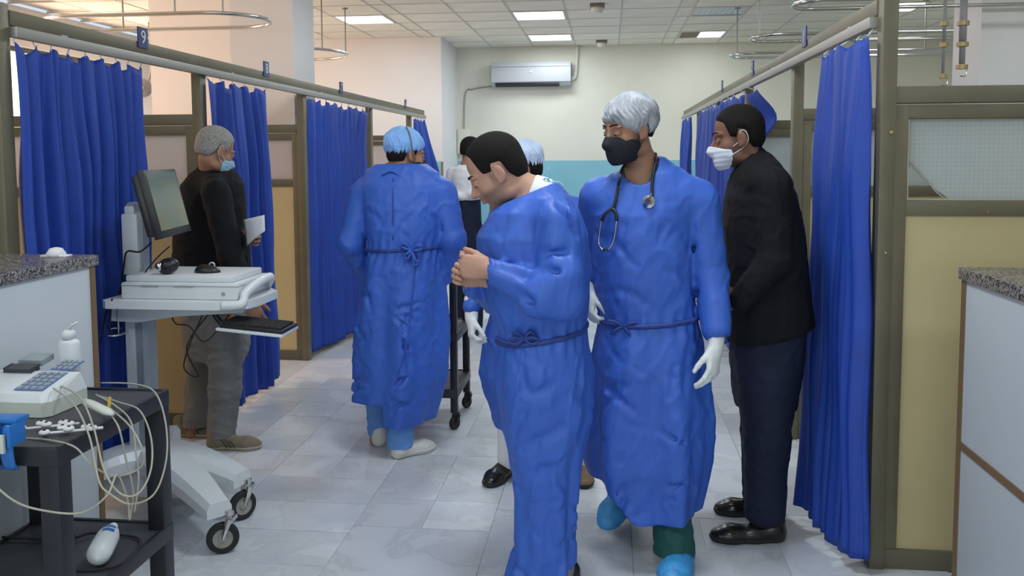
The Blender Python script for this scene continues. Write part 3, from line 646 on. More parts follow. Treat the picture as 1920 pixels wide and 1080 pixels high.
cable('black_cable', [J(210, 560, 3.37), J(208, 585, 3.40), J(206, 615, 3.42), J(212, 628, 3.44)], .0035, 'rubber', 'black cable hanging through the wire hook of the cart')
# ------------------------------------------------------------------ black trolley in the left foreground
def trolley(name, label, X0, X1, Y0, Y1, shelves, legw, casters_, m='blackmetal', rim=.045, ztop=None):
    t = thing(name, label, 'trolley', ((X0+X1)/2, (Y0+Y1)/2, 0))
    for x in (X0, X1):
        for y in (Y0, Y1):
            sx = 1 if x == X0 else -1; sy = 1 if y == Y0 else -1
            bm = B(); box(bm, min(x, x+sx*legw), max(x, x+sx*legw), min(y, y+sy*legw), max(y, y+sy*legw), .10, (ztop or shelves[0])-.004); obj('leg', bm, m, t, bevel=.004)
            caster(t, (x+sx*legw/2, y+sy*legw/2, 0), .038, .022, R(240), fork='blackmetal', plate=.02)
    for z in shelves:
        bm = B(); box(bm, X0+.004, X1-.004, Y0+.004, Y1-.004, z-.012, z); s = obj('shelf', bm, 'shelfmat', t)
        bm = B(); e = .012
        box(bm, X0, X1, Y0-.002, Y0+e, z-rim, z+.006); box(bm, X0, X1, Y1-e, Y1+.002, z-rim, z+.006)
        box(bm, X0-.002, X0+e, Y0, Y1, z-rim, z+.006); box(bm, X1-e, X1+.002, Y0, Y1, z-rim, z+.006); obj('shelf_rim', bm, m, s, bevel=.003)
    return t
TX0, TX1, TY0, TY1 = -1.87, -1.405, 2.0, 2.56
trolley('equipment_trolley', 'black two-tier trolley in the left foreground carrying recorder machine', TX0, TX1, TY0, TY1, [.80, .36], .055, True)
def onz(u, v, z):
    d = ray(u, v); return cam.location+d*((z-cam.location.z)/d.z)
# recorder
e = [onz(-60, 778, .802), onz(100, 785, .802), onz(178, 715, .802), onz(60, 702, .802)]
A = Vector((-1.86, 2.315, 0)); Bx = onz(90, 784, .802); Cx = onz(180, 742, .802)
x1, y0, y1 = Bx.x, Bx.y, 2.42
t = thing('recorder_machine', 'pale heart-trace recorder with blue keypad on the black trolley', 'recorder', ((x1-.17), (y0+y1)/2, .80))
poly = [(x1-.32, y0), (x1-.02, y0), (x1+.0, y0+.02), (x1+.01, y1), (x1-.31, y1)]
bm = B(); prism(bm, poly, .802, .845, 'z'); obj('lower_case', bm, 'ecg', t, bevel=.006)
bm = B(); vs = []
hz = lambda y: .868+.028*(y-y0)/(y1-y0)
a = [bm.verts.new((x, y, .845)) for x, y in poly]; b_ = [bm.verts.new((x+(-.012 if x > x1-.1 else .012), y+(.012 if y < (y0+y1)/2 else -.012), hz(y))) for x, y in poly]
bm.faces.new(a); bm.faces.new(b_[::-1])
for i in range(5): bm.faces.new((a[i], a[(i+1) % 5], b_[(i+1) % 5], b_[i]))
obj('upper_case', bm, 'plastic', t, bevel=.006)
def deck(bm, xa, xb, ya, yb, h):
    for v in box(bm, xa, xb, ya, yb, 0, h): v.co.z += hz(v.co.y)
for (xa, xb, ya, yb) in ((x1-.125, x1-.035, y0+.03, y0+.155), (x1-.11, x1-.04, y0+.175, y0+.245)):
    bm = B(); deck(bm, xa, xb, ya, yb, .002); kp = obj('keypad', bm, 'bluekey', t)
    bm = B(); nx, ny = 4, max(3, int((yb-ya)/.022))
    for i in range(nx):
        for j in range(ny):
            dx, dy = (xb-xa)/nx, (yb-ya)/ny; deck(bm, xa+dx*(i+.15), xa+dx*(i+.85), ya+dy*(j+.15), ya+dy*(j+.8), .0055)
    tag(obj('buttons', bm, 'greymetal', kp), kind='stuff')
bm = B(); deck(bm, x1-.24, x1-.15, y0+.18, y1-.03, .014); obj('printer_lid', bm, 'shelfmat', t, bevel=.003)
bm = B(); deck(bm, x1-.235, x1-.155, y0+.20, y0+.26, .018); obj('screen_strip', bm, 'greymetal', t)
bm = B(); deck(bm, x1-.30, x1-.25, y0+.06, y1-.05, .008); obj('paper_flap', bm, 'ecg', t, bevel=.002)
# white pump bottle behind
p = onz(129, 716, .804); 
p = Vector((J(129, 650, 2.515).x, 2.518, .802))
t = thing('white_bottle', 'white flip-top bottle standing behind the recorder', 'bottle', p)
bz = J(129, 637, 2.515).z-.802; 
bm = B(); lathe(bm, [(0, 0), (.032, 0), (.035, .006), (.035, bz-.012), (.032, bz-.004), (.02, bz+.004), (0, bz+.004)], p, 24)
for v in bm.verts: v.co.y = p.y+(v.co.y-p.y)*.7
obj('bottle_body', bm, 'plastic', t, smooth=True)
bm = B(); lathe(bm, [(.0205, 0), (.0205, .022), (.012, .03), (0, .03)], p+Vector((0, 0, bz+.002)), 18); obj('cap', bm, 'plastic', t, smooth=True)
bm = B(); tube(bm, [p+Vector((0, 0, bz+.03)), p+Vector((.01, 0, bz+.045)), p+Vector((.03, 0, bz+.056))], .006, 8, flat=.6); obj('flip_spout', bm, 'plastic', t, smooth=True)
# round chest connectors
def pods(c, label, seed):
    t = thing('chest_lead_connector', label, 'connector', c, 'white chest lead connectors on the trolley'); rs = random.Random(seed)
    for k in range(5):
        q = c+Vector((.028*(k-2)+rs.uniform(-.004, .004), .014*((k % 2)*2-1)+.010*(k-2), .004+.003*(k % 3)))
        bm = B(); lathe(bm, [(.0, 0), (.013, 0), (.0145, .004), (.012, .009), (0, .010)], q, 14); d = obj('disc', bm, 'signwhite', t, smooth=True)
        bm = B(); lathe(bm, [(0, .0095), (.004, .0095), (.004, .012), (0, .012)], q, 8); obj('stud', bm, 'blackplastic', d)
    bm = B(); tube(bm, smoothpath([c+Vector((-.06, -.03, .004)), c+Vector((-.02, -.02, .006)), c+Vector((.03, -.004, .008)), c+Vector((.07, .03, .005))], 5), .004, 6); obj('strap', bm, 'signwhite', t, smooth=True)
pods(onz(92, 802, .804), 'heap of white round lead connectors beside the recorder', 1); pods(onz(136, 810, .804), 'white round lead connectors at the trolley front corner', 4)
# blue limb clamps hanging at the front rim
def clampo(u, lab):
    c = J(u, 800, 1.97); t = thing('limb_clamp', lab, 'clamp', c, 'blue limb clamps'); s = 1
    bm = B(); P = smoothpath([c+Vector((-.018, .06, .008)), c+Vector((0, .03, .012)), c+Vector((.004, 0, -.005)), c+Vector((.004, -.012, -.05)), c+Vector((0, .0, -.10)), c+Vector((-.004, .02, -.115))], 6)
    tube(bm, P, .017, 10, flat=.4); obj('upper_jaw', bm, 'clamp', t, smooth=True)
    bm = B(); box(bm, c.x-.026, c.x+.026, c.y-.004, c.y+.05, c.z+.008, c.z+.020); box(bm, c.x-.028, c.x-.018, c.y-.03, c.y+.03, c.z-.045, c.z+.01); box(bm, c.x+.018, c.x+.028, c.y-.03, c.y+.03, c.z-.045, c.z+.01); obj('clamp_frame', bm, 'clamp', t, bevel=.004)
    bm = B(); box(bm, c.x-.010, c.x+.012, c.y-.034, c.y-.024, c.z-.06, c.z-.012); obj('electrode_plate', bm, 'ecg', t, bevel=.003)
clampo(14, 'blue limb clamp with pale plate hanging on the trolley front rim'); clampo(-16, 'blue limb clamp at the picture edge')
# beige leads
leads = [
 [(110, 722, 2.45), (150, 745, 2.36), (175, 800, 2.25), (195, 880, 2.15), (225, 925, 2.12), (260, 925, 2.14), (283, 880, 2.25), (283, 820, 2.35), (262, 770, 2.45), (225, 755, 2.5), (185, 742, 2.6)],
 [(100, 728, 2.4), (140, 760, 2.3), (168, 820, 2.2), (185, 900, 2.12), (205, 925, 2.1), (245, 945, 2.12), (290, 925, 2.25), (312, 860, 2.4), (310, 790, 2.5), (290, 735, 2.6), (250, 720, 2.65), (190, 718, 2.68)],
 [(205, 765, 2.4), (240, 795, 2.3), (262, 830, 2.25), (270, 865, 2.25), (250, 885, 2.25), (210, 892, 2.2), (170, 870, 2.15), (140, 838, 2.15), (90, 825, 2.18), (40, 822, 2.2)],
 [(200, 770, 2.4), (222, 800, 2.3), (236, 860, 2.3), (250, 920, 2.3), (246, 960, 2.3), (243, 975, 2.3)],
 [(-30, 890, 2.0), (20, 935, 2.0), (70, 955, 2.02), (150, 962, 2.05), (200, 930, 2.05), (220, 890, 2.12), (240, 940, 2.15), (242, 972, 2.15)],
 [(180, 740, 2.5), (215, 760, 2.45), (245, 790, 2.4), (255, 850, 2.35), (260, 900, 2.3), (252, 960, 2.3)],
]
leads = [[(u, v, y-.12) for u, v, y in L] for L in leads]
for k, L in enumerate(leads):
    cable('lead_cable', [J(*q) for q in L], .0027, 'cable', ['beige lead cable in the inner loop at the trolley corner', 'beige lead cable in the widest loop round the trolley leg', 'beige lead cable sagging along the trolley rim to the blue clamp', 'beige lead hanging straight down beside the counter end', 'thin beige lead crossing low in front of the trolley legs', 'beige lead cable falling behind the trolley corner'][k], group='beige lead cables')
c0, c1 = J(158, 752, 2.26), J(212, 777, 2.21)
bm = B(); tube(bm, [c0, c0.lerp(c1, .2), c0.lerp(c1, .8), c1], lambda t: .006+.010*math.sin(PI*min(1, max(0, t*.9+.1)))**.5, 10, flat=.7); tag(obj('lead_splitter', bm, 'ecg', smooth=True), 'pale cable junction piece lying over the trolley edge', 'connector')
bm = B(); q = J(204, 755, 2.26); cyl(bm, q+Vector((0, 0, -.012)), q+Vector((.004, 0, .016)), .005, .004, 10); tag(obj('yellow_lead_tip', bm, 'yellow'), 'small yellow lead tip above the pale junction piece', 'connector')
# lower shelf items
p = onz(190, 1062, .362)
t = thing('gel_bottle', 'white bottle with small blue label lying on the lower trolley shelf', 'bottle', p)
ax = Vector((-.12, .42, .05)).normalized(); c = p+Vector((0, -.02, .036))
bm = B(); lathe(bm, [(0, -.01), (.022, -.004), (.033, .012), (.035, .05), (.033, .11), (.024, .14), (.014, .15), (0, .152)], c, 24, axis=ax); obj('bottle_body', bm, 'plastic', t, smooth=True)
bm = B(); lathe(bm, [(0, 0), (.013, 0), (.013, .02), (0, .022)], c+ax*.15, 14, axis=ax); obj('cap', bm, 'plastic', t)
bm = B(); n = 9; A_ = []
sd = ax.cross(Vector((0, 0, 1))).normalized(); up = sd.cross(ax)
for s in (.09, .125): A_.append([bm.verts.new(c+ax*s+(sd*math.sin(a)+up*math.cos(a))*(.0352 if s < .1 else .0305)) for a in np.linspace(-.3, .75, n)])
for k in range(n-1): bm.faces.new((A_[0][k], A_[0][k+1], A_[1][k+1], A_[1][k]))
obj('label', bm, 'clamp', t, smooth=True)
cable('power_cord', [onz(60, 1010, .37)+Vector((-.1, 0, 0)), onz(120, 1012, .368), onz(170, 1000, .372), onz(230, 1003, .368), onz(262, 1012, .368), onz(250, 1040, .368), onz(215, 1062, .368), onz(150, 1070, .368), onz(95, 1060, .368), onz(90, 1035, .368), onz(140, 1005, .368)], .004, 'rubber', 'black power cord coiled on the lower trolley shelf')
# ------------------------------------------------------------------ black trolley among the staff
MX0, MX1, MY0, MY1 = -1.22, -.86, 4.66, 5.12
bx = J(840, 700, 4.66).x; bx2 = J(890, 700, 5.12).x
MX1 = (bx+bx2)/2+.012
trolley('instrument_trolley', 'black shelved trolley behind the man in the blue cap', MX0, MX1, MY0, MY1, [.98, .55, .23], .04, True)
t = thing('folded_white_linen', 'folded white linen lying on the trolley among the staff', 'linen', (MX1-.13, 4.85, .986))
for k in range(3):
    bm = B(); box(bm, MX1-.23+.006*k, MX1-.02-.008*k, 4.70, 5.02, .987+.03*k, 1.014+.03*k); obj('fold', bm, 'paper', t, bevel=.012)
# ------------------------------------------------------------------ distance-field modelling of people and clothes
F32 = np.float32
class Vol:
    def __init__(s, lo, hi, h, zs=None):
        s.h = h; s.xs = np.arange(lo[0], hi[0]+h, h, dtype=F32); s.ys = np.arange(lo[1], hi[1]+h, h, dtype=F32)
        s.zs = np.arange(lo[2], hi[2]+h, h, dtype=F32) if zs is None else np.array(zs, F32)
        s.F = np.full((len(s.xs), len(s.ys), len(s.zs)), .08, F32)
    def put(s, fn, lo, hi, k=0.0, op='u'):
        m = k+4*s.h; sl = []
        for a, c, d in ((s.xs, lo[0], hi[0]), (s.ys, lo[1], hi[1]), (s.zs, lo[2], hi[2])):
            i = int(np.searchsorted(a, c-m)); j = int(np.searchsorted(a, d+m))
            if j <= i: return
            sl.append(slice(i, j))
        d = fn(s.xs[sl[0]][:, None, None], s.ys[sl[1]][None, :, None], s.zs[sl[2]][None, None, :]).astype(F32)
        A = s.F[tuple(sl)]
        if op == 'u':
            r = np.minimum(A, d)
            if k: q = np.maximum(k-np.abs(A-d), 0)/k; r = r-q*q*k*.25
        else:
            r = np.maximum(A, -d)
            if k: q = np.maximum(k-np.abs(A+d), 0)/k; r = r+q*q*k*.25
        s.F[tuple(sl)] = r
    def cone(s, p0, p1, r0, r1, k=.01, op='u', flat=None):
        p0, p1 = np.array(p0, float), np.array(p1, float); v = p1-p0; L = float(v@v)+1e-9; rm = max(r0, r1)
        n, f = (np.array(flat[0], float)/np.linalg.norm(flat[0]), flat[1]) if flat else (None, 1)
        def fn(x, y, z):
            x, y, z = x-p0[0], y-p0[1], z-p0[2]
            t = np.clip((x*v[0]+y*v[1]+z*v[2])/L, 0, 1)
            qx, qy, qz = x-t*v[0], y-t*v[1], z-t*v[2]
            d2 = qx*qx+qy*qy+qz*qz
            if n is not None: c = qx*n[0]+qy*n[1]+qz*n[2]; d2 = d2+c*c*(1/f/f-1)
            return (np.sqrt(d2)-(r0+(r1-r0)*t))*(min(1, f) if n is not None else 1)
        s.put(fn, np.minimum(p0, p1)-rm*max(1, f), np.maximum(p0, p1)+rm*max(1, f), k, op)
    def ell(s, c, r, M_=None, k=.01, op='u'):
        c = np.array(c, float); Q = np.array(M_, float) if M_ is not None else np.eye(3); rm = max(r)
        def fn(x, y, z):
            x, y, z = x-c[0], y-c[1], z-c[2]
            a = [(x*Q[0][i]+y*Q[1][i]+z*Q[2][i])/r[i] for i in range(3)]
            k0 = np.sqrt(a[0]**2+a[1]**2+a[2]**2); k1 = np.sqrt((a[0]/r[0])**2+(a[1]/r[1])**2+(a[2]/r[2])**2)+1e-6
            return k0*(k0-1)/k1
        s.put(fn, c-rm, c+rm, k, op)
    def loft(s, rg, p=2.2, inset=0, k=.02, op='u', zr=None, fold=None):
        # rg rows: z, cx, cy, rx, ry (z ascending)
        rg = np.array(sorted([tuple(r) for r in rg]), float); z0, z1 = (rg[0, 0], rg[-1, 0]) if zr is None else zr
        def fn(x, y, z):
            zz = z.ravel(); g = [np.interp(zz, rg[:, 0], rg[:, i])[None, None, :] for i in range(1, 5)]
            rx, ry = np.maximum(g[2]-inset, .02), np.maximum(g[3]-inset, .02)
            dx, dy = x-g[0], y-g[1]
            q = (np.abs(dx/rx)**p+np.abs(dy/ry)**p)**(1/p)
            d = (q-1)*np.minimum(rx, ry)
            if fold is not None: d = d-fold(np.arctan2(dy/ry, dx/rx), z)
            return np.maximum(np.maximum(d, z-z1), z0-z)
        lo = (np.min(rg[:, 1]-rg[:, 3])-.03, np.min(rg[:, 2]-rg[:, 4])-.03, z0); hi = (np.max(rg[:, 1]+rg[:, 3])+.03, np.max(rg[:, 2]+rg[:, 4])+.03, z1)
        s.put(fn, lo, hi, k, op)
    def disp(s, fn, band=.05):
        i, j, k = np.nonzero(np.abs(s.F) < band)
        s.F[i, j, k] += fn(s.xs[i], s.ys[j], s.zs[k]).astype(F32)
    def mesh(s):
        F = s.F; ins = F < 0; c = np.zeros(tuple(d-1 for d in F.shape), np.int8)
        offs = [(a, b_, d) for a in (0, 1) for b_ in (0, 1) for d in (0, 1)]; n = c.shape
        for a, b_, d in offs: c += ins[a:a+n[0], b_:b_+n[1], d:d+n[2]]
        I, Jx, K = np.nonzero((c > 0) & (c < 8)); vid = np.full(n, -1, np.int32); vid[I, Jx, K] = np.arange(len(I))
        acc = np.zeros((len(I), 3)); cnt = np.zeros(len(I))
        for a in offs:
            for ax in range(3):
                if a[ax]: continue
                b_ = list(a); b_[ax] = 1
                fa = F[I+a[0], Jx+a[1], K+a[2]]; fb = F[I+b_[0], Jx+b_[1], K+b_[2]]; m = (fa < 0) != (fb < 0)
                t = np.where(m, fa/(fa-fb+1e-12), 0)
                for q in range(3): acc[:, q] += m*(t if q == ax else a[q])
                cnt += m
        P = acc/cnt[:, None]+np.stack([I, Jx, K], 1)
        co = np.stack([np.interp(P[:, q], np.arange(len(arr)), arr) for q, arr in enumerate((s.xs, s.ys, s.zs))], 1)
        faces = []
        for ax in range(3):
            sl0 = [slice(1, -1)]*3; sl0[ax] = slice(0, -1); sl1 = list(sl0); sl1[ax] = slice(1, None)
            A = ins[tuple(sl0)]; C = ins[tuple(sl1)]; i, j, k = np.nonzero(A != C)
            g = np.stack([i, j, k], 1)+np.array([0 if q == ax else 1 for q in range(3)]); fl = A[i, j, k]
            u, v = [(1, 2), (2, 0), (0, 1)][ax]; e = np.eye(3, dtype=int)
            q = [g-e[u]-e[v], g-e[v], g, g-e[u]]
            ids = np.stack([vid[a[:, 0], a[:, 1], a[:, 2]] for a in q], 1)
            ids = np.where(fl[:, None], ids, ids[:, ::-1]); faces.append(ids)
        f = np.concatenate(faces); f = f[(f >= 0).all(1)]
        return co, f
def vobj(name, V, m, parent, attr=None, relax=1):
    co, f = V.mesh()
    for _ in range(relax):       # gentle relaxation of grid steps
        nb = np.zeros_like(co); ct = np.zeros(len(co))
        for a in range(4):
            b_ = (a+1) % 4
            for q in range(3): nb[:, q] += np.bincount(f[:, a], co[f[:, b_], q], len(co))+np.bincount(f[:, b_], co[f[:, a], q], len(co))
            ct += np.bincount(f[:, a], minlength=len(co))+np.bincount(f[:, b_], minlength=len(co))
        co = co*.5+.5*nb/np.maximum(ct, 1)[:, None]
    me = bpy.data.meshes.new(name); me.vertices.add(len(co)); me.vertices.foreach_set('co', co.astype(F32).ravel())
    me.loops.add(len(f)*4); me.loops.foreach_set('vertex_index', f.astype(np.int32).ravel()); me.polygons.add(len(f)); me.polygons.foreach_set('loop_start', np.arange(0, len(f)*4, 4, dtype=np.int32))
    me.update(calc_edges=True)
    if attr is not None:
        a = me.attributes.new('stubble', 'FLOAT', 'POINT'); a.data.foreach_set('value', attr(co).astype(F32))
    o = fin(name, me, M[m], parent, True)
    o['_w'] = 0; del o['_w']
    return o, (co, f)
def wrinkle(seed, A, sc=(1, 1, 1), L=(.07, .2), n=6, sharp=2.2, bias=0):
    rs = np.random.RandomState(seed); ks = []
    for _ in range(n):
        d = rs.normal(size=3); d /= np.linalg.norm(d); lam = rs.uniform(*L); ks.append((d/np.array(sc)*2*PI/lam, rs.rand()*6.28, rs.normal(size=3)*2*PI/.30, rs.rand()*6.28))
    def fn(x, y, z):
        t = 0
        for k, ph, w_, p2 in ks: t = t+np.sin(k[0]*x+k[1]*y+k[2]*z+ph+1.3*np.sin(w_[0]*x+w_[1]*y+w_[2]*z+p2))
        t = t/math.sqrt(n/2); t = np.sqrt(t*t+.09)
        return -A*(np.clip(1-np.abs(t), 0, 1)**sharp-.35)
    return fn
def creases(V, rg, n, seed, zr=None, r=.0045, L=(.07, .19), p=2.2, k=.022):
    rs = random.Random(seed); a = np.array(sorted(rg)); zr = zr or (a[0, 0]+.05, a[-1, 0]-.25)
    def pt(th, z):
        g = [np.interp(z, a[:, 0], a[:, i]) for i in range(1, 5)]; c, s_ = math.cos(th), math.sin(th); q = (abs(c)**p+abs(s_)**p)**(-1/p)
        return Vector((g[0]+(g[2]+.006)*q*c, g[1]+(g[3]+.006)*q*s_, z))
    for _ in range(n):
        th = -PI/2+rs.uniform(-1.35, 1.35); z = rs.uniform(*zr); l_ = rs.uniform(*L); an = rs.choice((1, -1))*rs.uniform(.35, 1.45); R_ = (a[:, 3].mean()+a[:, 4].mean())/2
        P = [pt(th+math.cos(an)*l_*f/R_, z+math.sin(an)*l_*f+.015*math.sin(PI*(f+.5))) for f in (-.5, 0, .5)]
        V.cone(P[0], P[1], .001, r, k, 's'); V.cone(P[1], P[2], r, .001, k, 's')
def rings(spec):
    out = []
    for v, uL, uR, Y, hd in spec:
        a, b_ = J(uL, v, Y), J(uR, v, Y); out.append(((a.z+b_.z)/2, (a.x+b_.x)/2, Y, (b_.x-a.x)/2, hd))
    return out
def bvh(*gs):
    V_, P_ = [], []
    for co, f in gs:
        n = len(V_); V_ += co.tolist(); P_ += (f+n).tolist()
    return BVHTree.FromPolygons(V_, P_)
def hit(T, u, v, off=.004, fallback=3.0):
    d = ray(u, v); r = T.ray_cast(cam.location, d)
    return (r[0]+r[1]*off) if r[0] is not None else J(u, v, fallback)
# ---- heads
class Head:
    def __init__(s, c, yaw, pitch, sc=1.0, roll=0):
        f = Vector((math.cos(R(yaw))*math.cos(R(pitch)), math.sin(R(yaw))*math.cos(R(pitch)), -math.sin(R(pitch))))
        x = f.cross(Vector((0, 0, 1))).normalized(); u = x.cross(f)
        if roll: q = Matrix.Rotation(R(roll), 3, f); x = q @ x; u = q @ u
        s.c = Vector(c); s.s = sc; s.Q = np.array([[x[i], f[i], u[i]] for i in range(3)])
    def w(s, x, y, z): return s.c+Vector((s.Q @ np.array([x, y, z]))*s.s)
    def loc(s, x, y, z):
        x, y, z = x-s.c.x, y-s.c.y, z-s.c.z; return [(x*s.Q[0][i]+y*s.Q[1][i]+z*s.Q[2][i])/s.s for i in range(3)]
    def e(s, V, c, r, k=.01, op='u', tilt=None):
        Q = s.Q
        if tilt: Q = s.Q @ np.array(Matrix.Rotation(R(tilt[1]), 3, tilt[0]))
        V.ell(s.w(*c), [a*s.s for a in r], Q, k*s.s, op)
    def k(s, V, a, b_, r0, r1, k=.008, op='u'): V.cone(s.w(*a), s.w(*b_), r0*s.s, r1*s.s, k*s.s, op)
    def sculpt(s, V, neck, nr=.06):
        e = s.e
        V.cone(s.w(0, -.022, -.045), neck, .053*s.s, nr, .03)
        e(V, (0, -.014, .042), (.0755, .094, .082), .01)
        e(V, (0, .022, -.030), (.060, .064, .078), .02)
        e(V, (0, .020, -.072), (.050, .052, .034), .02)
        e(V, (0, .066, -.098), (.020, .018, .016), .022)
        for q in (-1, 1):
            e(V, (q*.038, .048, -.030), (.024, .024, .022), .022)
            e(V, (q*.050, .000, -.078), (.014, .030, .016), .02)
            e(V, (q*.028, .072, .021), (.027, .012, .009), .012)
        e(V, (0, .076, .012), (.016, .013, .014), .012)
        for q in (-1, 1): e(V, (q*.031, .094, -.001), (.017, .014, .011), .012, 's')
        s.k(V, (0, .082, .004), (0, .101, -.026), .0085, .0105, .010)
        e(V, (0, .103, -.031), (.0115, .012, .0105), .006)
        for q in (-1, 1): e(V, (q*.0125, .091, -.034), (.0085, .011, .008), .005)
        e(V, (0, .082, -.050), (.022, .010, .011), .010)
        e(V, (0, .0885, -.0555), (.019, .0075, .0048), .005)
        e(V, (0, .0865, -.0665), (.017, .0080, .0058), .005)
        e(V, (0, .099, -.0608), (.022, .008, .0016), .003, 's')
        e(V, (0, .083, -.080), (.014, .006, .005), .010, 's')
        for q in (-1, 1):
            e(V, (q*.031, .0735, -.001), (.0165, .0125, .0115), .004)
            e(V, (q*.077, -.006, -.008), (.0075, .020, .031), .004, 'u', ('Z', q*18))
            e(V, (q*.086, .002, -.006), (.0070, .010, .017), .003, 's', ('Z', q*18))
            e(V, (q*.074, .004, -.032), (.006, .008, .009), .004)
    def stubble(s, amt):
        def fn(co):
            x, y, z = s.loc(co[:, 0], co[:, 1], co[:, 2])
            a = np.clip((-z-.030)/.018, 0, 1)*np.clip((z+.155)/.02, 0, 1)*np.clip((y+.012)/.03, 0, 1)
            nose = np.clip(1-np.hypot(x/.018, (z+.030)/.014), 0, 1)*(y > .085)
            lips = np.exp(-((x/.02)**2+((z+.061)/.009)**2)**2)
            side = np.clip(1-np.hypot((y-.022)/.012, (z+.005)/.05)*.9, 0, 1)*(np.abs(x) > .05)
            return amt*np.clip(np.maximum(a, side)*(1-nose)*(1-lips), 0, 1)
        return fn
    def eyes(s, t, look=(0, 0), brow='hairdark', sides=(-1, 1), lidopen=.5):
        for q in sides:
            bm = B(); c = s.w(q*.031, .0765, -.004); r = bmesh.ops.create_uvsphere(bm, u_segments=16, v_segments=10, radius=1)['verts']
            Q = Matrix(s.Q.tolist())
            for v in r: v.co = c+Q @ Vector((v.co.x*.0125, v.co.y*.0105, v.co.z*.0055*lidopen*2))*s.s
            e_ = obj('eye', bm, 'eye', t, smooth=True)
            bm = B(); r = bmesh.ops.create_uvsphere(bm, u_segments=12, v_segments=8, radius=1)['verts']
            for v in r: v.co = c+Q @ Vector((v.co.x*.0055+look[0], .0062+v.co.y*.005, v.co.z*.0050*lidopen*2+look[1]))*s.s
            obj('iris', bm, 'iris', e_, smooth=True)
            bm = B(); tube(bm, [s.w(q*(.031+.016*math.cos(a)), .0800-.012*abs(math.cos(a))**2, -.003+.0085*math.sin(a)) for a in np.linspace(.15, PI-.15, 8)], .0011*s.s, 5); obj('eyelashes', bm, 'hairdark', e_)
            bm = B(); tube(bm, [s.w(q*.012, .0900, .0245), s.w(q*.024, .0890, .029), s.w(q*.038, .0815, .0300), s.w(q*.050, .069, .024)], lambda u: .0036*(1-.55*abs(u-.35))*s.s, 6, flat=.8); obj('eyebrow', bm, brow, t, smooth=True)
    def vol(s, h, r=.15): c = np.array(s.c)+s.Q @ np.array([0, 0, 0]); return Vol(c-r, c+r, h)
    def clip(s, V, fn, k=0):
        x, y, z = s.loc(V.xs[:, None, None], V.ys[None, :, None], V.zs[None, None, :]); V.F = np.maximum(V.F, (fn(x, y, z)*s.s).astype(F32))
    def hair(s, t, m, line, thick=.006, rough=.0012, h=.004, seed=1):
        V = s.vol(h)
        s.e(V, (0, -.014, .042), (.0755+thick, .094+thick*.8, .082+thick), 0)
        s.k(V, (0, -.040, -.02), (0, -.038, -.06), .058+thick, .050+thick, .03)
        py, pz = zip(*line)
        x_, y_, z_ = s.loc(V.xs[:, None, None], V.ys[None, :, None], V.zs[None, None, :]); V.F = (V.F+thick*1.1*s.s*np.clip(1-(z_-np.interp(y_, py, pz))/.022, 0, 1)).astype(F32)
        s.clip(V, lambda x, y, z: np.interp(y, py, pz)-z+.0*x)
        V.disp(wrinkle(seed, rough, L=(.012, .03)))
        return vobj('hair', V, m, t)[0]
    def cap(s, t, m, tilt=.42, off=.004, rad=(.090, .108, .092), cz=.055, pucker=.004, h=.004, seed=2, low=-.2):
        V = s.vol(h, .17); s.e(V, (0, -.022, cz), rad, 0)
        s.clip(V, lambda x, y, z: np.maximum(off+tilt*y, low)-z+0*x)
        def fn(X, Y, Z):
            x, y, z = s.loc(X, Y, Z); a = np.arctan2(x, y+.022); zl = z-np.maximum(off+tilt*y, low); rim = np.clip(1-zl/.07, 0, 1)
            return -(pucker*np.sin(a*19+3*np.sin(a*3)+2*np.sin(z*40)+seed)*(.35+rim)+.0022*np.sin(a*31+5*np.sin(z*50)+1)+.0020*np.sin(70*z+3*np.sin(a*4)+20*x))+.010*np.clip(1-zl/.016, 0, 1)
        V.disp(fn); o = vobj('bouffant_cap', V, m, t)[0]; return o
    def mask(s, t, m, top=-.014, straps='mwhite', pleats=0, h=.0035, rear=-.002, bottom=-.120):
        V = s.vol(h)
        s.e(V, (0, .030, -.050), (.070, .070, .074), 0); s.e(V, (0, .066, -.092), (.034, .032, .032), .03); s.k(V, (0, .092, -.016), (0, .107, -.040), .014, .018, .025)
        s.clip(V, lambda x, y, z: np.maximum(np.maximum(z-(top-.030+.32*(y-.01)), bottom+.10*(.09-y)-z), rear+.25*np.abs(z+.062)-y))
        if pleats: V.disp(lambda X, Y, Z: .0008*np.sin(s.loc(X, Y, Z)[2]*330))
        o = vobj('face_mask', V, m, t)[0]
        for q in (-1, 1):
            bm = B()
            tube(bm, smoothpath([s.w(q*(.0655-.4*max(0, rear)), rear+.02, -.042), s.w(q*.072, .008, -.016), s.w(q*.080, -.004, .024), s.w(q*.084, -.022, .018), s.w(q*.083, -.027, -.014), s.w(q*.073, -.004, -.042), s.w(q*.067, rear+.024, -.070)], 5), .0016*s.s, 6)
            obj('ear_loop', bm, straps, o, smooth=True)
        return o
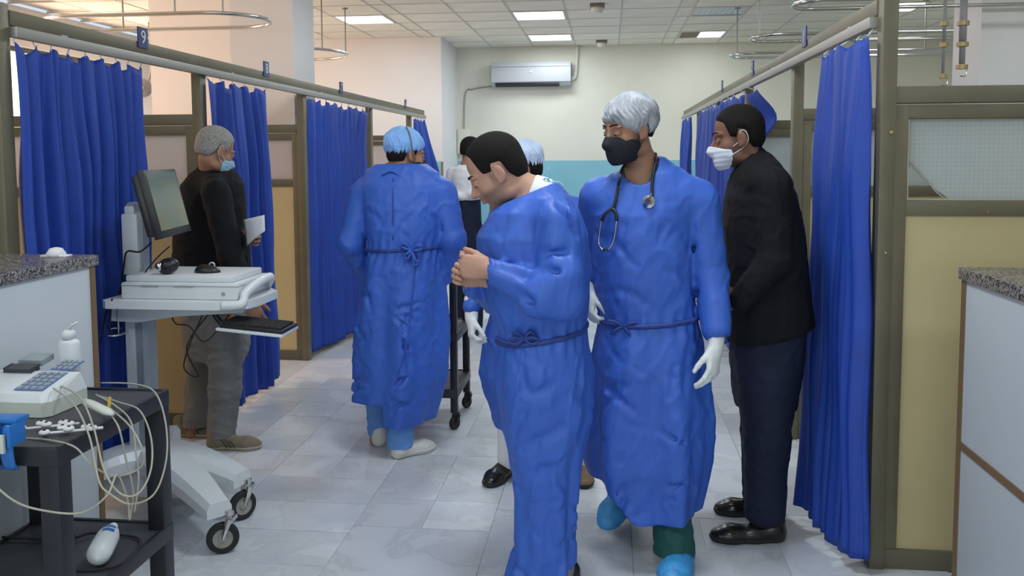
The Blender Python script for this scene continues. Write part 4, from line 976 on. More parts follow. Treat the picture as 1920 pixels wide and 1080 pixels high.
# ---- hands: w wrist, a along the hand, b toward the thumb, c palm direction
def hand(V, w_, a, b_, c, s=1, curl=((20, 25, 15),)*4, spread=(4, 1, -2, -6), thumb=(.75, .55, .35), k=.004, fr=.0086, tb=25):
    w_, a, b_, c = Vector(w_), Vector(a).normalized(), Vector(b_), Vector(c); c = (c-a*c.dot(a)).normalized(); b_ = (b_-a*b_.dot(a)); b_ = (b_-c*b_.dot(c)).normalized()
    Q = [[b_[i], a[i], c[i]] for i in range(3)]
    V.ell(w_+a*.052*s, (.041*s, .052*s, .0165*s), Q, .01); V.ell(w_+a*.078*s, (.041*s, .022*s, .0135*s), Q, .01)
    V.ell(w_+(a*.035+b_*.024+c*.008)*s, (.018*s, .032*s, .017*s), Q, .01); V.cone(w_-a*.03*s, w_+a*.02*s, .026*s, .027*s, .015, flat=(c, .8))
    for i, (off, Ln) in enumerate(((.030, .074), (.010, .082), (-.010, .076), (-.029, .060))):
        p = w_+(a*(.086-.003*abs(i-1))+b_*off)*s; ang = 0
        sp = R(spread[i]); aa = (a*math.cos(sp)+b_*math.sin(sp)).normalized(); cv = curl[i % len(curl)]
        r = fr*s*(.92 if i == 3 else 1)
        V.cone(p-aa*.02*s, p, r*1.1, r*1.08, k)
        for j, (fl, rr) in enumerate(((.45, .98), (.31, .9), (.24, .80))):
            ang += R(cv[j]); q = p+(aa*math.cos(ang)+c*math.sin(ang))*Ln*fl*s
            V.cone(p, q, r*(1.06 if j == 0 else rr*1.1), r*rr, .0025); p = q
    p = w_+(a*.018+b_*.026+c*.006)*s; d = (a*thumb[0]+b_*thumb[1]+c*thumb[2]).normalized(); q = p+d*.042*s; V.cone(p, q, .0135*s, .0112*s, .008)
    d2 = (d*math.cos(R(tb))+(a*.5-b_*.3+c*.5).normalized()*math.sin(R(tb))).normalized(); q2 = q+d2*.030*s; V.cone(q, q2, .0112*s, .0098*s, .003); V.cone(q2, q2+(d2+a*.2).normalized()*.022*s, .0098*s, .0080*s, .003)
# ---- shoes
def shoe(parent, name, heel, yaw, m, sole, L=.285, pitch=0, h=.005, hi=.07, soleh=.022, laces=None, puff=0, stripes=None, width=1.0):
    Rm = Matrix.Rotation(R(yaw), 3, 'Z') @ Matrix.Rotation(R(pitch), 3, 'Y'); hl = Vector(heel)
    W_ = lambda x, y, z: hl+Rm @ Vector((x-.03, y, z)); up = Rm @ Vector((0, 0, 1)); wd = width
    def base(V, g=0):
        V.cone(W_(.038, 0, .036), W_(.13, .004, .032), (.037+g)*wd, (.037+g)*wd, .02); V.cone(W_(.13, .004, .032), W_(L-.085, -.002, .026), (.040+g)*wd, (.047+g)*wd, .02, flat=(up, .85)); V.cone(W_(L-.085, -.002, .026), W_(L-.046, -.002, .022), (.047+g)*wd, (.040+g)*wd, .02, flat=(up, .72))
    def cut(V, z0, z1):
        x, y, z = V.xs[:, None, None]-hl.x, V.ys[None, :, None]-hl.y, V.zs[None, None, :]-hl.z
        zz = (x*up.x+y*up.y+z*up.z); V.F = np.maximum(V.F, np.maximum(zz-z1, z0-zz).astype(F32))
    lo = np.array(hl)-.1; cen = np.array(W_(L/2, 0, .05)); mk = lambda: Vol(cen-np.array([.21, .21, .16]), cen+np.array([.21, .21, .16]), h)
    V = mk(); base(V); V.cone(W_(.045, 0, .045), W_(.040, 0, hi+.015), .038, .036, .02); V.cone(W_(.06, 0, .055), W_(.14, 0, .035), .036, .03, .02)
    if puff: V.cone(W_(.05, 0, .04), W_(.045, 0, .12), .052, .05, .03); V.disp(wrinkle(3, .006, L=(.03, .07))); base(V, .006)
    cut(V, soleh*.7, .3); u = vobj(name, V, m, parent)[0]
    V = mk(); base(V, .003); cut(V, 0, soleh); vobj('sole', V, sole, u)
    if laces:
        bm = B()
        for i in range(5):
            x = .105+.018*i; z = .083-.0095*i; tube(bm, smoothpath([W_(x, -.022, z-.008), W_(x+.004, 0, z), W_(x, .022, z-.008)], 4), .0025, 5)
        obj('laces', bm, laces, u, smooth=True)
    if stripes:
        for i in range(3):
            bm = B()
            for sd in (-1, 1): tube(bm, [W_(.085+.02*i, sd*.0375*wd, .062), W_(.105+.02*i, sd*.0415*wd, .04), W_(.118+.02*i, sd*.044*wd, .02)], .0045, 6, flat=.6)
            obj('side_stripe', bm, stripes, u)
    return u
def limb(V, pts, rs, k=.02, flat=None):
    for i in range(len(pts)-1): V.cone(pts[i], pts[i+1], rs[i], rs[i+1], k if i else k, flat=flat)
def zgrid(zs0, zs1, fine, h, H):
    """z levels: h where fine ranges ask for it, H elsewhere"""
    z = zs0; out = []
    while z < zs1:
        out.append(z); z += h if any(a-.02 <= z <= b_ for a, b_ in fine) else H
    return out
def gb(rg, arms, m=.12):
    return bounds([(r[1]+sx*r[3], r[2]+sy*r[4], r[0]) for r in rg for sx in (-1, 1) for sy in (-1, 1)]+[p for a in arms for p in a], m)
def bounds(pts, m):
    P = np.array([list(p) for p in pts]); return P.min(0)-m, P.max(0)+m
def body(t, m, head, neck, rg, arms, legs, hands, stub, fine, h=.005, H=.012, inset=.03, ar=(.045, .038, .028), nr=.06, lr=(.065, .046, .034)):
    pts = [head.c]+[p for a in arms for p in a]+[p for l_ in legs for p in l_]
    lo, hi = bounds(pts, .17); lo[2] = min(p[2] for l_ in legs for p in l_)-.05; hi[2] = head.c.z+.17
    for r in rg: lo[0] = min(lo[0], r[1]-r[3]); hi[0] = max(hi[0], r[1]+r[3]); lo[1] = min(lo[1], r[2]-r[4]); hi[1] = max(hi[1], r[2]+r[4])
    V = Vol(lo, hi, h, zgrid(lo[2], hi[2], fine, h, H))
    zhip = max(l_[0][2] for l_ in legs)-.03
    rr = [r for r in rg if r[0] > zhip-.08]
    V.loft(rr, inset=inset, k=.02, zr=(zhip-.04, max(r[0] for r in rr)))
    V.cone(neck, Vector(neck)-Vector((0, 0, .12)), nr, .08, .04)
    for a in arms: limb(V, a, ar, .02)
    for l_ in legs: limb(V, l_, lr, .03)
    for l_ in legs: V.ell(Vector(l_[2])-Vector((0, 0, .03)), (.04, .04, .035), None, .02)
    for hd in hands: hand(V, **hd)
    head.sculpt(V, neck, nr)
    return vobj('body', V, m, t, head.stubble(stub))
def garment(t, name, m, parts, lo, hi, h, wr, relax=1, cutf=None):
    V = Vol(lo, hi, h)
    for p in parts: p(V)
    for fn in wr: V.disp(fn)
    if cutf: cutf(V)
    return vobj(name, V, m, t, relax=relax)
def belt(rg, z, r, m, parent, p=2.2, off=.006, sag=0, tilt=(0, 0), n=64, name='waist_tie', T=None):
    a = np.array(sorted(rg)); pts = []
    for k in range(n):
        th = 2*PI*k/n; g0 = [np.interp(z, a[:, 0], a[:, i]) for i in range(1, 5)]
        zz = z+tilt[0]*math.cos(th)*g0[2]+tilt[1]*math.sin(th)*g0[3]+sag*math.sin(2*th+1)
        g = [np.interp(zz, a[:, 0], a[:, i]) for i in range(1, 5)]
        c, s_ = math.cos(th), math.sin(th); q = (abs(c)**p+abs(s_)**p)**(-1/p)
        P = Vector((g[0]+(g[2]+off)*q*c, g[1]+(g[3]+off)*q*s_, zz))
        if T:
            o = Vector((g[0], g[1], zz)); d = (P-o).normalized(); best = T.ray_cast(o+d*.5, -d, .5)
            if best[0] is not None and (best[0]-P).length < .05: P = best[0]+d*off*.6
        pts.append(P)
    bm = B(); tube(bm, pts, r, 6, closed=True, flat=1.6); return obj(name, bm, m, parent, smooth=True)
# ================================================================== PEOPLE
def V3(*a): return Vector(a)
# ---------------- front man, profile, hands clasped
def front_man():
    Yc = 2.95; t = thing('person', 'bareheaded dark-haired man in blue gown looking down with hands clasped', 'person', (J(1020, 800, Yc).x, Yc, 0))
    rg = rings([(342, 1012, 1046, 2.96, .05), (352, 985, 1056, 2.96, .09), (368, 955, 1070, 2.96, .145), (395, 920, 1088, 2.95, .185), (440, 895, 1104, 2.95, .205), (500, 895, 1108, 2.95, .205), (560, 912, 1108, 2.95, .20), (612, 930, 1104, 2.95, .19), (640, 931, 1106, 2.95, .195),
                (700, 930, 1114, 2.95, .205), (760, 938, 1112, 2.95, .20), (850, 956, 1094, 2.95, .18), (930, 966, 1086, 2.95, .165), (1010, 966, 1082, 2.94, .16), (1090, 944, 1080, 2.93, .16)])
    H_ = Head(J(931, 322, 2.95), 187, 31, 1.06); nk = J(1012, 372, 2.96)
    arms = [[J(1044, 420, 2.78), J(1054, 558, 2.72), J(920, 508, 2.73)], [J(960, 405, 3.13), J(940, 560, 3.08), J(885, 533, 2.90)]]
    legs = [[J(1040, 700, 2.88), J(1015, 900, 2.90), J(1045, 1065, 2.90)], [J(1000, 700, 3.04), J(1005, 900, 3.0), J(1000, 1085, 2.98)]]
    cx = J(878, 490, 2.77)
    hands = [dict(w_=J(918, 505, 2.735), a=(-1, .02, .12), b_=(.12, 0, 1), c=(0, 1, 0), s=.97, curl=((50, 60, 20), (55, 62, 20), (58, 62, 20), (60, 60, 20)), spread=(0, 0, 0, 0), thumb=(.85, .42, .35), fr=.0092),
             dict(w_=J(905, 524, 2.84), a=(-1, -.10, .28), b_=(.3, 0, 1), c=(.1, -1, 0), s=.97, curl=((58, 62, 22), (60, 62, 22), (60, 65, 22), (62, 62, 20)), spread=(0, 0, 0, 0), thumb=(.7, .6, -.3), fr=.0092)]
    bo, _ = body(t, 'skin1', H_, nk, rg, arms, legs, hands, .75, [(J(880, 600, 2.8).z, J(880, 430, 2.8).z), (J(900, 410, 2.95).z, 2)], h=.004, H=.012, inset=.05)
    H_.eyes(t, look=(0, -.003), lidopen=.35)
    H_.hair(t, 'hairdark', [(-.12, -.058), (-.05, -.052), (-.034, -.02), (-.028, .022), (.004, .030), (.012, .004), (.040, .006), (.046, .034), (.051, .080), (.060, .092), (.1, .099)], .0055, h=.0032)
    zb = J(1000, 622, 2.95).z; F = lambda th, z: (.0065*np.sin(6*th+1.6*np.sin(3*th+2)+3*np.sin(z*4))+.003*np.sin(11*th+2*np.sin(2*th)+7*z))*np.clip((zb-z)/.3, 0, 1)+(.0035*np.sin(25*th+3*np.sin(9*z))-.007)*np.exp(-((z-zb)/.07)**2)
    parts = [lambda V: V.loft(rg, p=2.3, k=0, fold=F),
             lambda V: V.cone(J(1036, 402, 2.80), J(975, 398, 3.10), .060, .060, .05),
             lambda V: limb(V, arms[0][:2], (.076, .076), .022), lambda V: limb(V, arms[0][1:], (.074, .045), .02), lambda V: V.cone(J(1052, 520, 2.70), J(1010, 560, 2.70), .062, .070, .03),
             lambda V: limb(V, arms[1], (.080, .070, .046), .022),
             lambda V: [V.cone(J(u0, v0, y_), J(u1, v1, y_), .007, .005, .03, 's') for u0, v0, u1, v1, y_ in ((1010, 425, 990, 474, 2.715), (986, 480, 1058, 472, 2.70), (992, 506, 1045, 510, 2.665), (1092, 420, 1094, 560, 2.80), (940, 500, 985, 520, 2.685), (1000, 375, 940, 440, 2.76), (1040, 365, 1078, 440, 2.74), (935, 540, 1000, 565, 2.655), (960, 660, 985, 730, 2.76), (1060, 650, 1050, 760, 2.755), (975, 850, 1060, 800, 2.765), (980, 900, 1060, 870, 2.775), (1000, 740, 1090, 700, 2.75))],
             lambda V: V.cone(J(912, 508, 2.735), J(903, 505, 2.735), .040, .038, .005, 's'), lambda V: V.cone(J(870, 520, 2.90), J(876, 526, 2.90), .036, .036, .005, 's')]
    lo, hi = gb(rg, arms); lo[2] = J(1000, 1090, 2.95).z-.01; hi[2] = rg[0][0]+.1
    def cut(V):
        q_ = J(1036, 343, 2.95); zt = q_.z; x = np.minimum(V.xs[:, None, None]-q_.x, .0); y = V.ys[None, :, None]-nk.y
        V.F = np.maximum(V.F, (V.zs[None, None, :]-(zt+.42*x+0*y)).astype(F32)); V.cone(V3(*nk)+V3(-.02, 0, .05), V3(*nk)+V3(-.05, 0, 0), .068, .066, .01, 's')
    parts.append(lambda V: creases(V, rg, 46, 5, p=2.3))
    g, G = garment(t, 'surgical_gown', 'gown', parts, lo, hi, .0062, [wrinkle(11, .0085, (1, 1, 2.6), (.14, .28), 4), wrinkle(12, .0034, (.8, .8, 1.6), (.06, .13), 5, 3)], cutf=cut)
    T = bvh(G)
    p = J(1040, 340, 2.95)
    # white collar of the shirt below the gown
    V = Vol(np.array(nk)-.14, np.array(nk)+.16, .0045); a = H_.w(0, -.03, -.085); V.cone(a, nk, .066*1.02, .078, 0); 
    n_ = (Vector(a)-Vector(nk)).normalized(); x, y, z = V.xs[:, None, None]-nk.x, V.ys[None, :, None]-nk.y, V.zs[None, None, :]-nk.z
    dd = x*n_.x+y*n_.y+z*n_.z; V.F = np.maximum(V.F, np.maximum(dd-.046-.25*(x), -.03-dd).astype(F32)); vobj('shirt_collar', V, 'paper', t)
    belt(rg, J(1000, 622, 2.95).z, .0065, 'gown_d', t, 2.3, .004, tilt=(.16, 0), T=T)
    k0 = hit(T, 985, 634, .008, 2.75)
    bm = B(); c = Vector(k0)
    for dx, dz, e in ((-.05, -.006, .0), (-.035, .012, 0), (.035, .014, 0), (.05, -.004, 0)): tube(bm, smoothpath([c, c+V3(dx*.6, -.012, dz+.012), c+V3(dx, -.006, dz), c+V3(dx*.5, -.006, dz-.012), c], 4), .0055, 6)
    tube(bm, smoothpath([c, c+V3(-.03, -.006, -.015), c+V3(-.07, -.002, -.008), c+V3(-.095, .004, .004)], 4), .005, 6); obj('tie_knot', bm, 'gown_d', t, smooth=True)
    bm = B(); q = J(1030, 347, 2.93)
    tube(bm, smoothpath([q+V3(-.05, 0, .02), q+V3(-.03, 0, .012), q+V3(0, 0, .008), q+V3(.03, 0, .01), q+V3(.05, 0, -.005)], 4), .0035, 6); tube(bm, smoothpath([q+V3(-.01, 0, .01), q+V3(.0, 0, .03), q+V3(-.004, 0, .06)], 4), .003, 6); tube(bm, smoothpath([q+V3(-.03, 0, .01), q+V3(-.01, -.01, .024), q+V3(.005, 0, .008)], 4), .003, 6); obj('neck_tie', bm, 'skyblue', t, smooth=True)
    # trouser cuff and shoes, just at the lower edge
    V = Vol((legs[0][2].x-.3, 2.7, .03), (legs[0][2].x+.2, 3.2, .42), .007)
    for l_ in legs: V.cone(l_[1].lerp(l_[2], .6), l_[2], .062, .062, .01)
    V.disp(wrinkle(4, .006, L=(.05, .1))); vobj('trousers', V, 'grey', t)
    shoe(t, 'shoe', V3(legs[0][2].x+.05, 2.93, 0), 238, 'shoeblack', 'rubber'); shoe(t, 'shoe', V3(legs[1][2].x+.04, 3.04, 0), 232, 'shoeblack', 'rubber')
# ---------------- masked doctor
def doctor():
    Yc = 3.27; t = thing('person', 'man in blue gown with white hair net, black mask and stethoscope', 'person', (J(1220, 800, Yc).x, Yc, 0))
    rg = rings([(292, 1196, 1246, 3.29, .06), (308, 1172, 1266, 3.29, .075), (324, 1148, 1292, 3.28, .09), (342, 1118, 1318, 3.28, .105), (365, 1108, 1318, 3.28, .125), (400, 1104, 1306, 3.27, .14), (470, 1106, 1300, 3.27, .15), (540, 1110, 1304, 3.27, .155), (598, 1118, 1312, 3.27, .155), (680, 1108, 1324, 3.27, .175),
                (780, 1101, 1332, 3.27, .19), (860, 1099, 1328, 3.27, .195), (910, 1110, 1318, 3.27, .19), (957, 1128, 1308, 3.26, .185)])
    H_ = Head(J(1178, 243, 3.23), 217, 10, 1.02); nk = J(1205, 330, 3.28)
    arms = [[J(1122, 372, 3.27), J(1106, 470, 3.34), J(1106, 516, 3.27)], [J(1312, 378, 3.26), J(1332, 520, 3.25), J(1344, 618, 3.16)]]
    legs = [[J(1250, 690, 3.24), J(1254, 880, 3.26), J(1264, 1035, 3.17)], [J(1185, 690, 3.32), J(1180, 860, 3.38), J(1176, 938, 3.56)]]
    bo, _ = body(t, 'skin2', H_, nk, rg, arms, legs, [], .7, [(J(1180, 380, 3.25).z, 2)], h=.0045, H=.013, inset=.05, nr=.063)
    H_.eyes(t, look=(.001, -.002), lidopen=.45)
    H_.hair(t, 'hairdark', [(-.12, -.05), (-.034, -.03), (-.028, .01), (.004, .03), (.010, -.02), (.028, -.02), (.034, .06), (.1, .1)], .004)
    H_.cap(t, 'capwhite', .85, -.036, low=-.058, rad=(.091, .110, .092), cz=.044, pucker=.003, h=.0033)
    mk = H_.mask(t, 'mblack', top=-.008, straps='mblack')
    zb = J(1210, 597, 3.27).z; F = lambda th, z: (.016*np.sin(6*th+2*np.sin(z*3))+.006*np.sin(11*th+3*z))*np.clip((zb-z)/.4, 0, 1)+(.0035*np.sin(23*th+3*np.sin(9*z))-.006)*np.exp(-((z-zb)/.07)**2)
    hz = lambda x: J(1210, 985, 3.27).z
    parts = [lambda V: V.loft(rg, p=2.2, k=0, fold=F), lambda V: V.cone(arms[0][0]+V3(.02, 0, .0), arms[1][0]+V3(-.03, 0, 0), .070, .072, .05),
             lambda V: limb(V, arms[0], (.078, .066, .05), .02), lambda V: limb(V, arms[1], (.078, .070, .056), .02),
             lambda V: V.cone(arms[1][2], arms[1][2]+V3(.004, -.01, -.05), .036, .036, .006, 's')]
    lo, hi = gb(rg, arms); hi[2] = rg[0][0]+.1; lo[2] = rg[-1][0]-.02
    def cut(V):
        V.cone(V3(*nk)+V3(-.02, -.03, .13), V3(*nk)+V3(-.012, -.045, .005), .090, .062, .01, 's')
        x = V.xs[:, None, None]; z = V.zs[None, None, :]; xl = rg[-1][1]-rg[-1][3]
        V.F = np.maximum(V.F, ((rg[-1][0]+.012)+.13*np.clip(1-(x-xl)/.12, 0, 1)-z+.0*V.ys[None, :, None]).astype(F32))
        z0 = rg[-1][0]; V.loft([(r[0], r[1], r[2], r[3]-.05, r[4]-.05) for r in rg if r[0] < z0+.35], k=0, op='s', zr=(z0-.1, z0+.18))
    parts.append(lambda V: creases(V, rg, 46, 6))
    g, G = garment(t, 'surgical_gown', 'gown', parts, lo, hi, .0066, [wrinkle(21, .0075, (1, 1, 2.8), (.14, .28), 4), wrinkle(22, .0032, (.8, .8, 1.6), (.06, .13), 5, 3)], cutf=cut)
    T = bvh(G)
    V = Vol(np.array(nk)-.15, np.array(nk)+.12, .005); V.cone(V3(*nk)+V3(0, 0, .05), V3(*nk)+V3(0, -.01, -.05), .072, .092, 0); V.cone(V3(*nk)+V3(-.012, -.03, .10), V3(*nk)+V3(-.02, -.06, -.02), .062, .045, .01, 's')
    V.F = np.maximum(V.F, (V.zs[None, None, :]-nk.z-.045).astype(F32)+0*V.F); vobj('scrub_collar', V, 'green', t)
    belt(rg, J(1210, 597, 3.2).z, .0065, 'gown_d', t, 2.2, .004, tilt=(.06, .10), T=T)
    c = Vector(hit(T, 1172, 612, .01, 3.1)); bm = B()
    for dx, dz in ((-.06, .02), (.05, .012), (-.045, -.03), (.03, -.045)): tube(bm, smoothpath([c, c+V3(dx*.6, -.008, dz*.6+.008), c+V3(dx, -.002, dz)], 4), .006, 6)
    obj('tie_knot', bm, 'gown_d', t, smooth=True)
    # gloves
    w0 = arms[1][2]+V3(.0, -.01, -.012)
    V = Vol(np.array(w0)-np.array([.12, .12, .27]), np.array(w0)+np.array([.12, .12, .06]), .0032)
    a = (J(1336, 700, 3.10)-w0).normalized(); hand(V, w0+a*.055, a, (-.55, -.85, 0), (-.8, .5, -.1), 1.02, curl=((22, 20, 12), (26, 22, 14), (30, 24, 14), (34, 26, 14)), spread=(5, 1, -3, -7), thumb=(.8, .5, .30), fr=.0098)
    V.cone(w0+a*-.03, w0+a*.05, .036, .031, .015, flat=(V3(-.8, .5, 0), .8)); V.disp(wrinkle(6, .0022, (1, 1, .5), L=(.02, .04))); vobj('glove', V, 'glove', t)
    w0 = J(1104, 524, 3.26); V = Vol(np.array(w0)-np.array([.12, .12, .24]), np.array(w0)+np.array([.12, .12, .06]), .004); a = (J(1106, 600, 3.22)-w0).normalized(); V.cone(w0-a*.03, w0+a*.05, .034, .030, .01)
    hand(V, w0+a*.05, a, (.2, -.9, .1), (.9, .3, 0), .95, curl=((45, 45, 20), (40, 40, 20), (35, 40, 20), (30, 40, 20)), thumb=(.8, .45, .5), fr=.0095); vobj('glove', V, 'glove', t)
    # trousers and shoe covers
    V = Vol((J(1110, 900, 3.5).x, 3.0, .05), (J(1330, 900, 3.2).x, 3.72, .62), .007)
    limb(V, legs[0][1:], (.075, .080), .02); limb(V, legs[1][1:], (.075, .074), .02); V.disp(wrinkle(8, .014, (1.6, 1.6, .7), L=(.06, .12))); vobj('scrub_trousers', V, 'green', t)
    shoe(t, 'shoe_cover', V3(legs[0][2].x+.03, 3.22, 0), 258, 'cover', 'cover', puff=1, width=1.08)
    shoe(t, 'shoe_cover', V3(legs[1][2].x+.01, 3.60, .125), 245, 'cover', 'cover', puff=1, pitch=25, width=1.05)
    # stethoscope: a thing of its own, hung round the neck
    s_ = thing('stethoscope', 'black stethoscope with chrome ear tubes around the masked man neck', 'stethoscope', hit(T, 1180, 400, .01))
    hp = lambda u, v, o=.010: hit(T, u, v, o, 3.15)
    lft = [H_.w(.060, -.020, -.120), J(1166, 318, 3.20), J(1163, 335, 3.155)]+[hp(u, v) for u, v in ((1160, 350), (1156, 372), (1151, 392))]
    back = [J(1228, 292, 3.26), H_.w(-.03, -.085, -.105), H_.w(.03, -.085, -.105)]
    rgt = [hp(1222, 366), hp(1223, 345), J(1226, 322, 3.19), J(1229, 302, 3.22)]
    bm = B(); tube(bm, smoothpath(lft, 6), .0058, 8); tube(bm, smoothpath(rgt+back+lft[:1], 6), .0055, 8); obj('tubing', bm, 'blackplastic', s_, smooth=True)
    yk = hp(1150, 392)
    for sgn in (-1, 1):
        P = [yk]+[hp(u, v, .012) for u, v in (((1137, 402), (1132, 414)) if sgn < 0 else ((1157, 402), (1158, 414)))]
        bm = B(); tube(bm, smoothpath(P, 5), .0062, 8); obj('spring_arm', bm, 'blackplastic', s_, smooth=True)
        P = [hp(u, v, .012) for u, v in (((1131, 412), (1127, 438), (1126, 458), (1132, 468), (1137, 470)) if sgn < 0 else ((1158, 412), (1156, 438), (1150, 458), (1143, 468), (1139, 470)))]
        bm = B(); tube(bm, smoothpath(P, 5), .0036, 8); obj('ear_tube', bm, 'chrome', s_, smooth=True)
        bm = B(); r = bmesh.ops.create_uvsphere(bm, u_segments=10, v_segments=8, radius=.006)['verts']; bmesh.ops.translate(bm, verts=r, vec=P[-1]+V3(sgn*.004, 0, .002)); obj('ear_tip', bm, 'rubber', s_, smooth=True)
    c = hp(1216, 380, .012); bm = B(); lathe(bm, [(0, -.008), (.022, -.008), (.0235, -.003), (.0235, .002), (.014, .006), (.008, .014), (0, .014)], c, 24, axis=(-.2, -1, .15)); obj('chestpiece', bm, 'chrome', s_, smooth=False)
    bm = B(); cyl(bm, c+V3(0, -.004, .01), rgt[0], .006, n=10); lathe(bm, [(0, .013), (.009, .013), (.009, .017), (0, .017)], c, 12, axis=(-.2, -1, .15)); obj('stem', bm, 'blackplastic', s_)
# ---------------- man in black jacket on the right
def jacket_man():
    Yc = 3.55; t = thing('person', 'dark-haired man in black jacket, navy trousers and white mask by the right curtains', 'person', (J(1440, 900, Yc).x, Yc, 0))
    rg = rings([(288, 1385, 1445, 3.56, .07), (305, 1378, 1458, 3.56, .13), (330, 1368, 1475, 3.56, .18), (370, 1358, 1494, 3.55, .205), (430, 1353, 1506, 3.55, .21), (500, 1355, 1514, 3.55, .205), (560, 1358, 1520, 3.55, .20), (606, 1360, 1526, 3.55, .20), (645, 1362, 1500, 3.55, .195)])
    H_ = Head(J(1382, 258, 3.55), 181, 8, 1.03); nk = J(1412, 312, 3.56)
    arms = [[J(1450, 350, 3.36), J(1452, 490, 3.33), J(1390, 560, 3.33)], [J(1445, 350, 3.75), J(1450, 490, 3.77), J(1385, 560, 3.75)]]
    legs = [[J(1430, 640, 3.46), J(1432, 800, 3.42), J(1432, 960, 3.42)], [J(1425, 640, 3.66), J(1420, 790, 3.66), J(1420, 920, 3.66)]]
    hd = [dict(w_=arms[0][2], a=(-1, .1, -.2), b_=(0, 0, 1), c=(0, 1, 0), curl=((50, 50, 20),)), dict(w_=arms[1][2], a=(-1, -.1, -.2), b_=(0, 0, 1), c=(0, -1, 0), curl=((50, 50, 20),))]
    body(t, 'skin3', H_, nk, rg, arms, legs, hd, .55, [(J(1380, 330, 3.5).z, 2)], h=.005, H=.014, inset=.05, nr=.062)
    H_.eyes(t, lidopen=.5)
    H_.hair(t, 'hairdark', [(-.12, -.05), (-.05, -.045), (-.034, -.02), (-.028, .022), (.004, .032), (.012, -.006), (.034, -.004), (.040, .020), (.052, .060), (.075, .072), (.1, .085)], .007, h=.0033, rough=.0015)
    H_.mask(t, 'mwhite', top=-.022, pleats=1, rear=.032)
    parts = [lambda V: V.loft(rg, p=2.2, k=0), lambda V: V.cone(J(1432, 335, 3.40), J(1432, 335, 3.70), .065, .065, .05), lambda V: limb(V, arms[0], (.078, .066, .052), .02), lambda V: limb(V, arms[1], (.078, .066, .05), .02),
             lambda V: V.cone(nk, J(1406, 296, 3.56), .075, .068, .02), lambda V: V.cone(J(1400, 300, 3.56), J(1390, 272, 3.56), .058, .064, .006, 's')]
    lo, hi = gb(rg, arms); lo[2] = rg[-1][0]-.02; hi[2] = rg[0][0]+.08
    def cut(V): V.F = np.maximum(V.F, ((rg[-1][0]+.008)+.42*np.clip(V.xs[:, None, None]-rg[-1][1]+rg[-1][3], 0, 1)*.55-V.zs[None, None, :]+.0*V.ys[None, :, None]).astype(F32))
    garment(t, 'jacket', 'blackcloth', parts, lo, hi, .007, [wrinkle(31, .009, (1, 1, 1), (.10, .22), 6), wrinkle(32, .004, (1, 1, .8), (.05, .1), 6)], cutf=cut)
    V = Vol((J(1340, 800, 3.55).x, 3.2, .07), (J(1530, 800, 3.4).x, 3.9, 1.05), .0075)
    V.loft(rings([(560, 1368, 1508, 3.55, .185), (590, 1366, 1512, 3.55, .19), (680, 1368, 1506, 3.55, .175), (730, 1372, 1498, 3.55, .16), (760, 1376, 1494, 3.55, .14)]), k=0)
    limb(V, [J(1440, 700, 3.46), J(1438, 830, 3.43), J(1434, 955, 3.42)], (.115, .090, .082), .03); limb(V, [J(1424, 700, 3.66), J(1428, 810, 3.66), J(1426, 930, 3.66)], (.10, .085, .078), .03)
    V.disp(wrinkle(33, .009, (1, 1, 1), (.08, .2))); vobj('trousers', V, 'navy', t)
    shoe(t, 'shoe', V3(J(1462, 1000, 3.40).x, 3.42, 0), 184, 'shoeblack', 'rubber', L=.31, laces='blackplastic'); shoe(t, 'shoe', V3(J(1455, 950, 3.68).x, 3.68, 0), 183, 'shoeblack', 'rubber', L=.30)
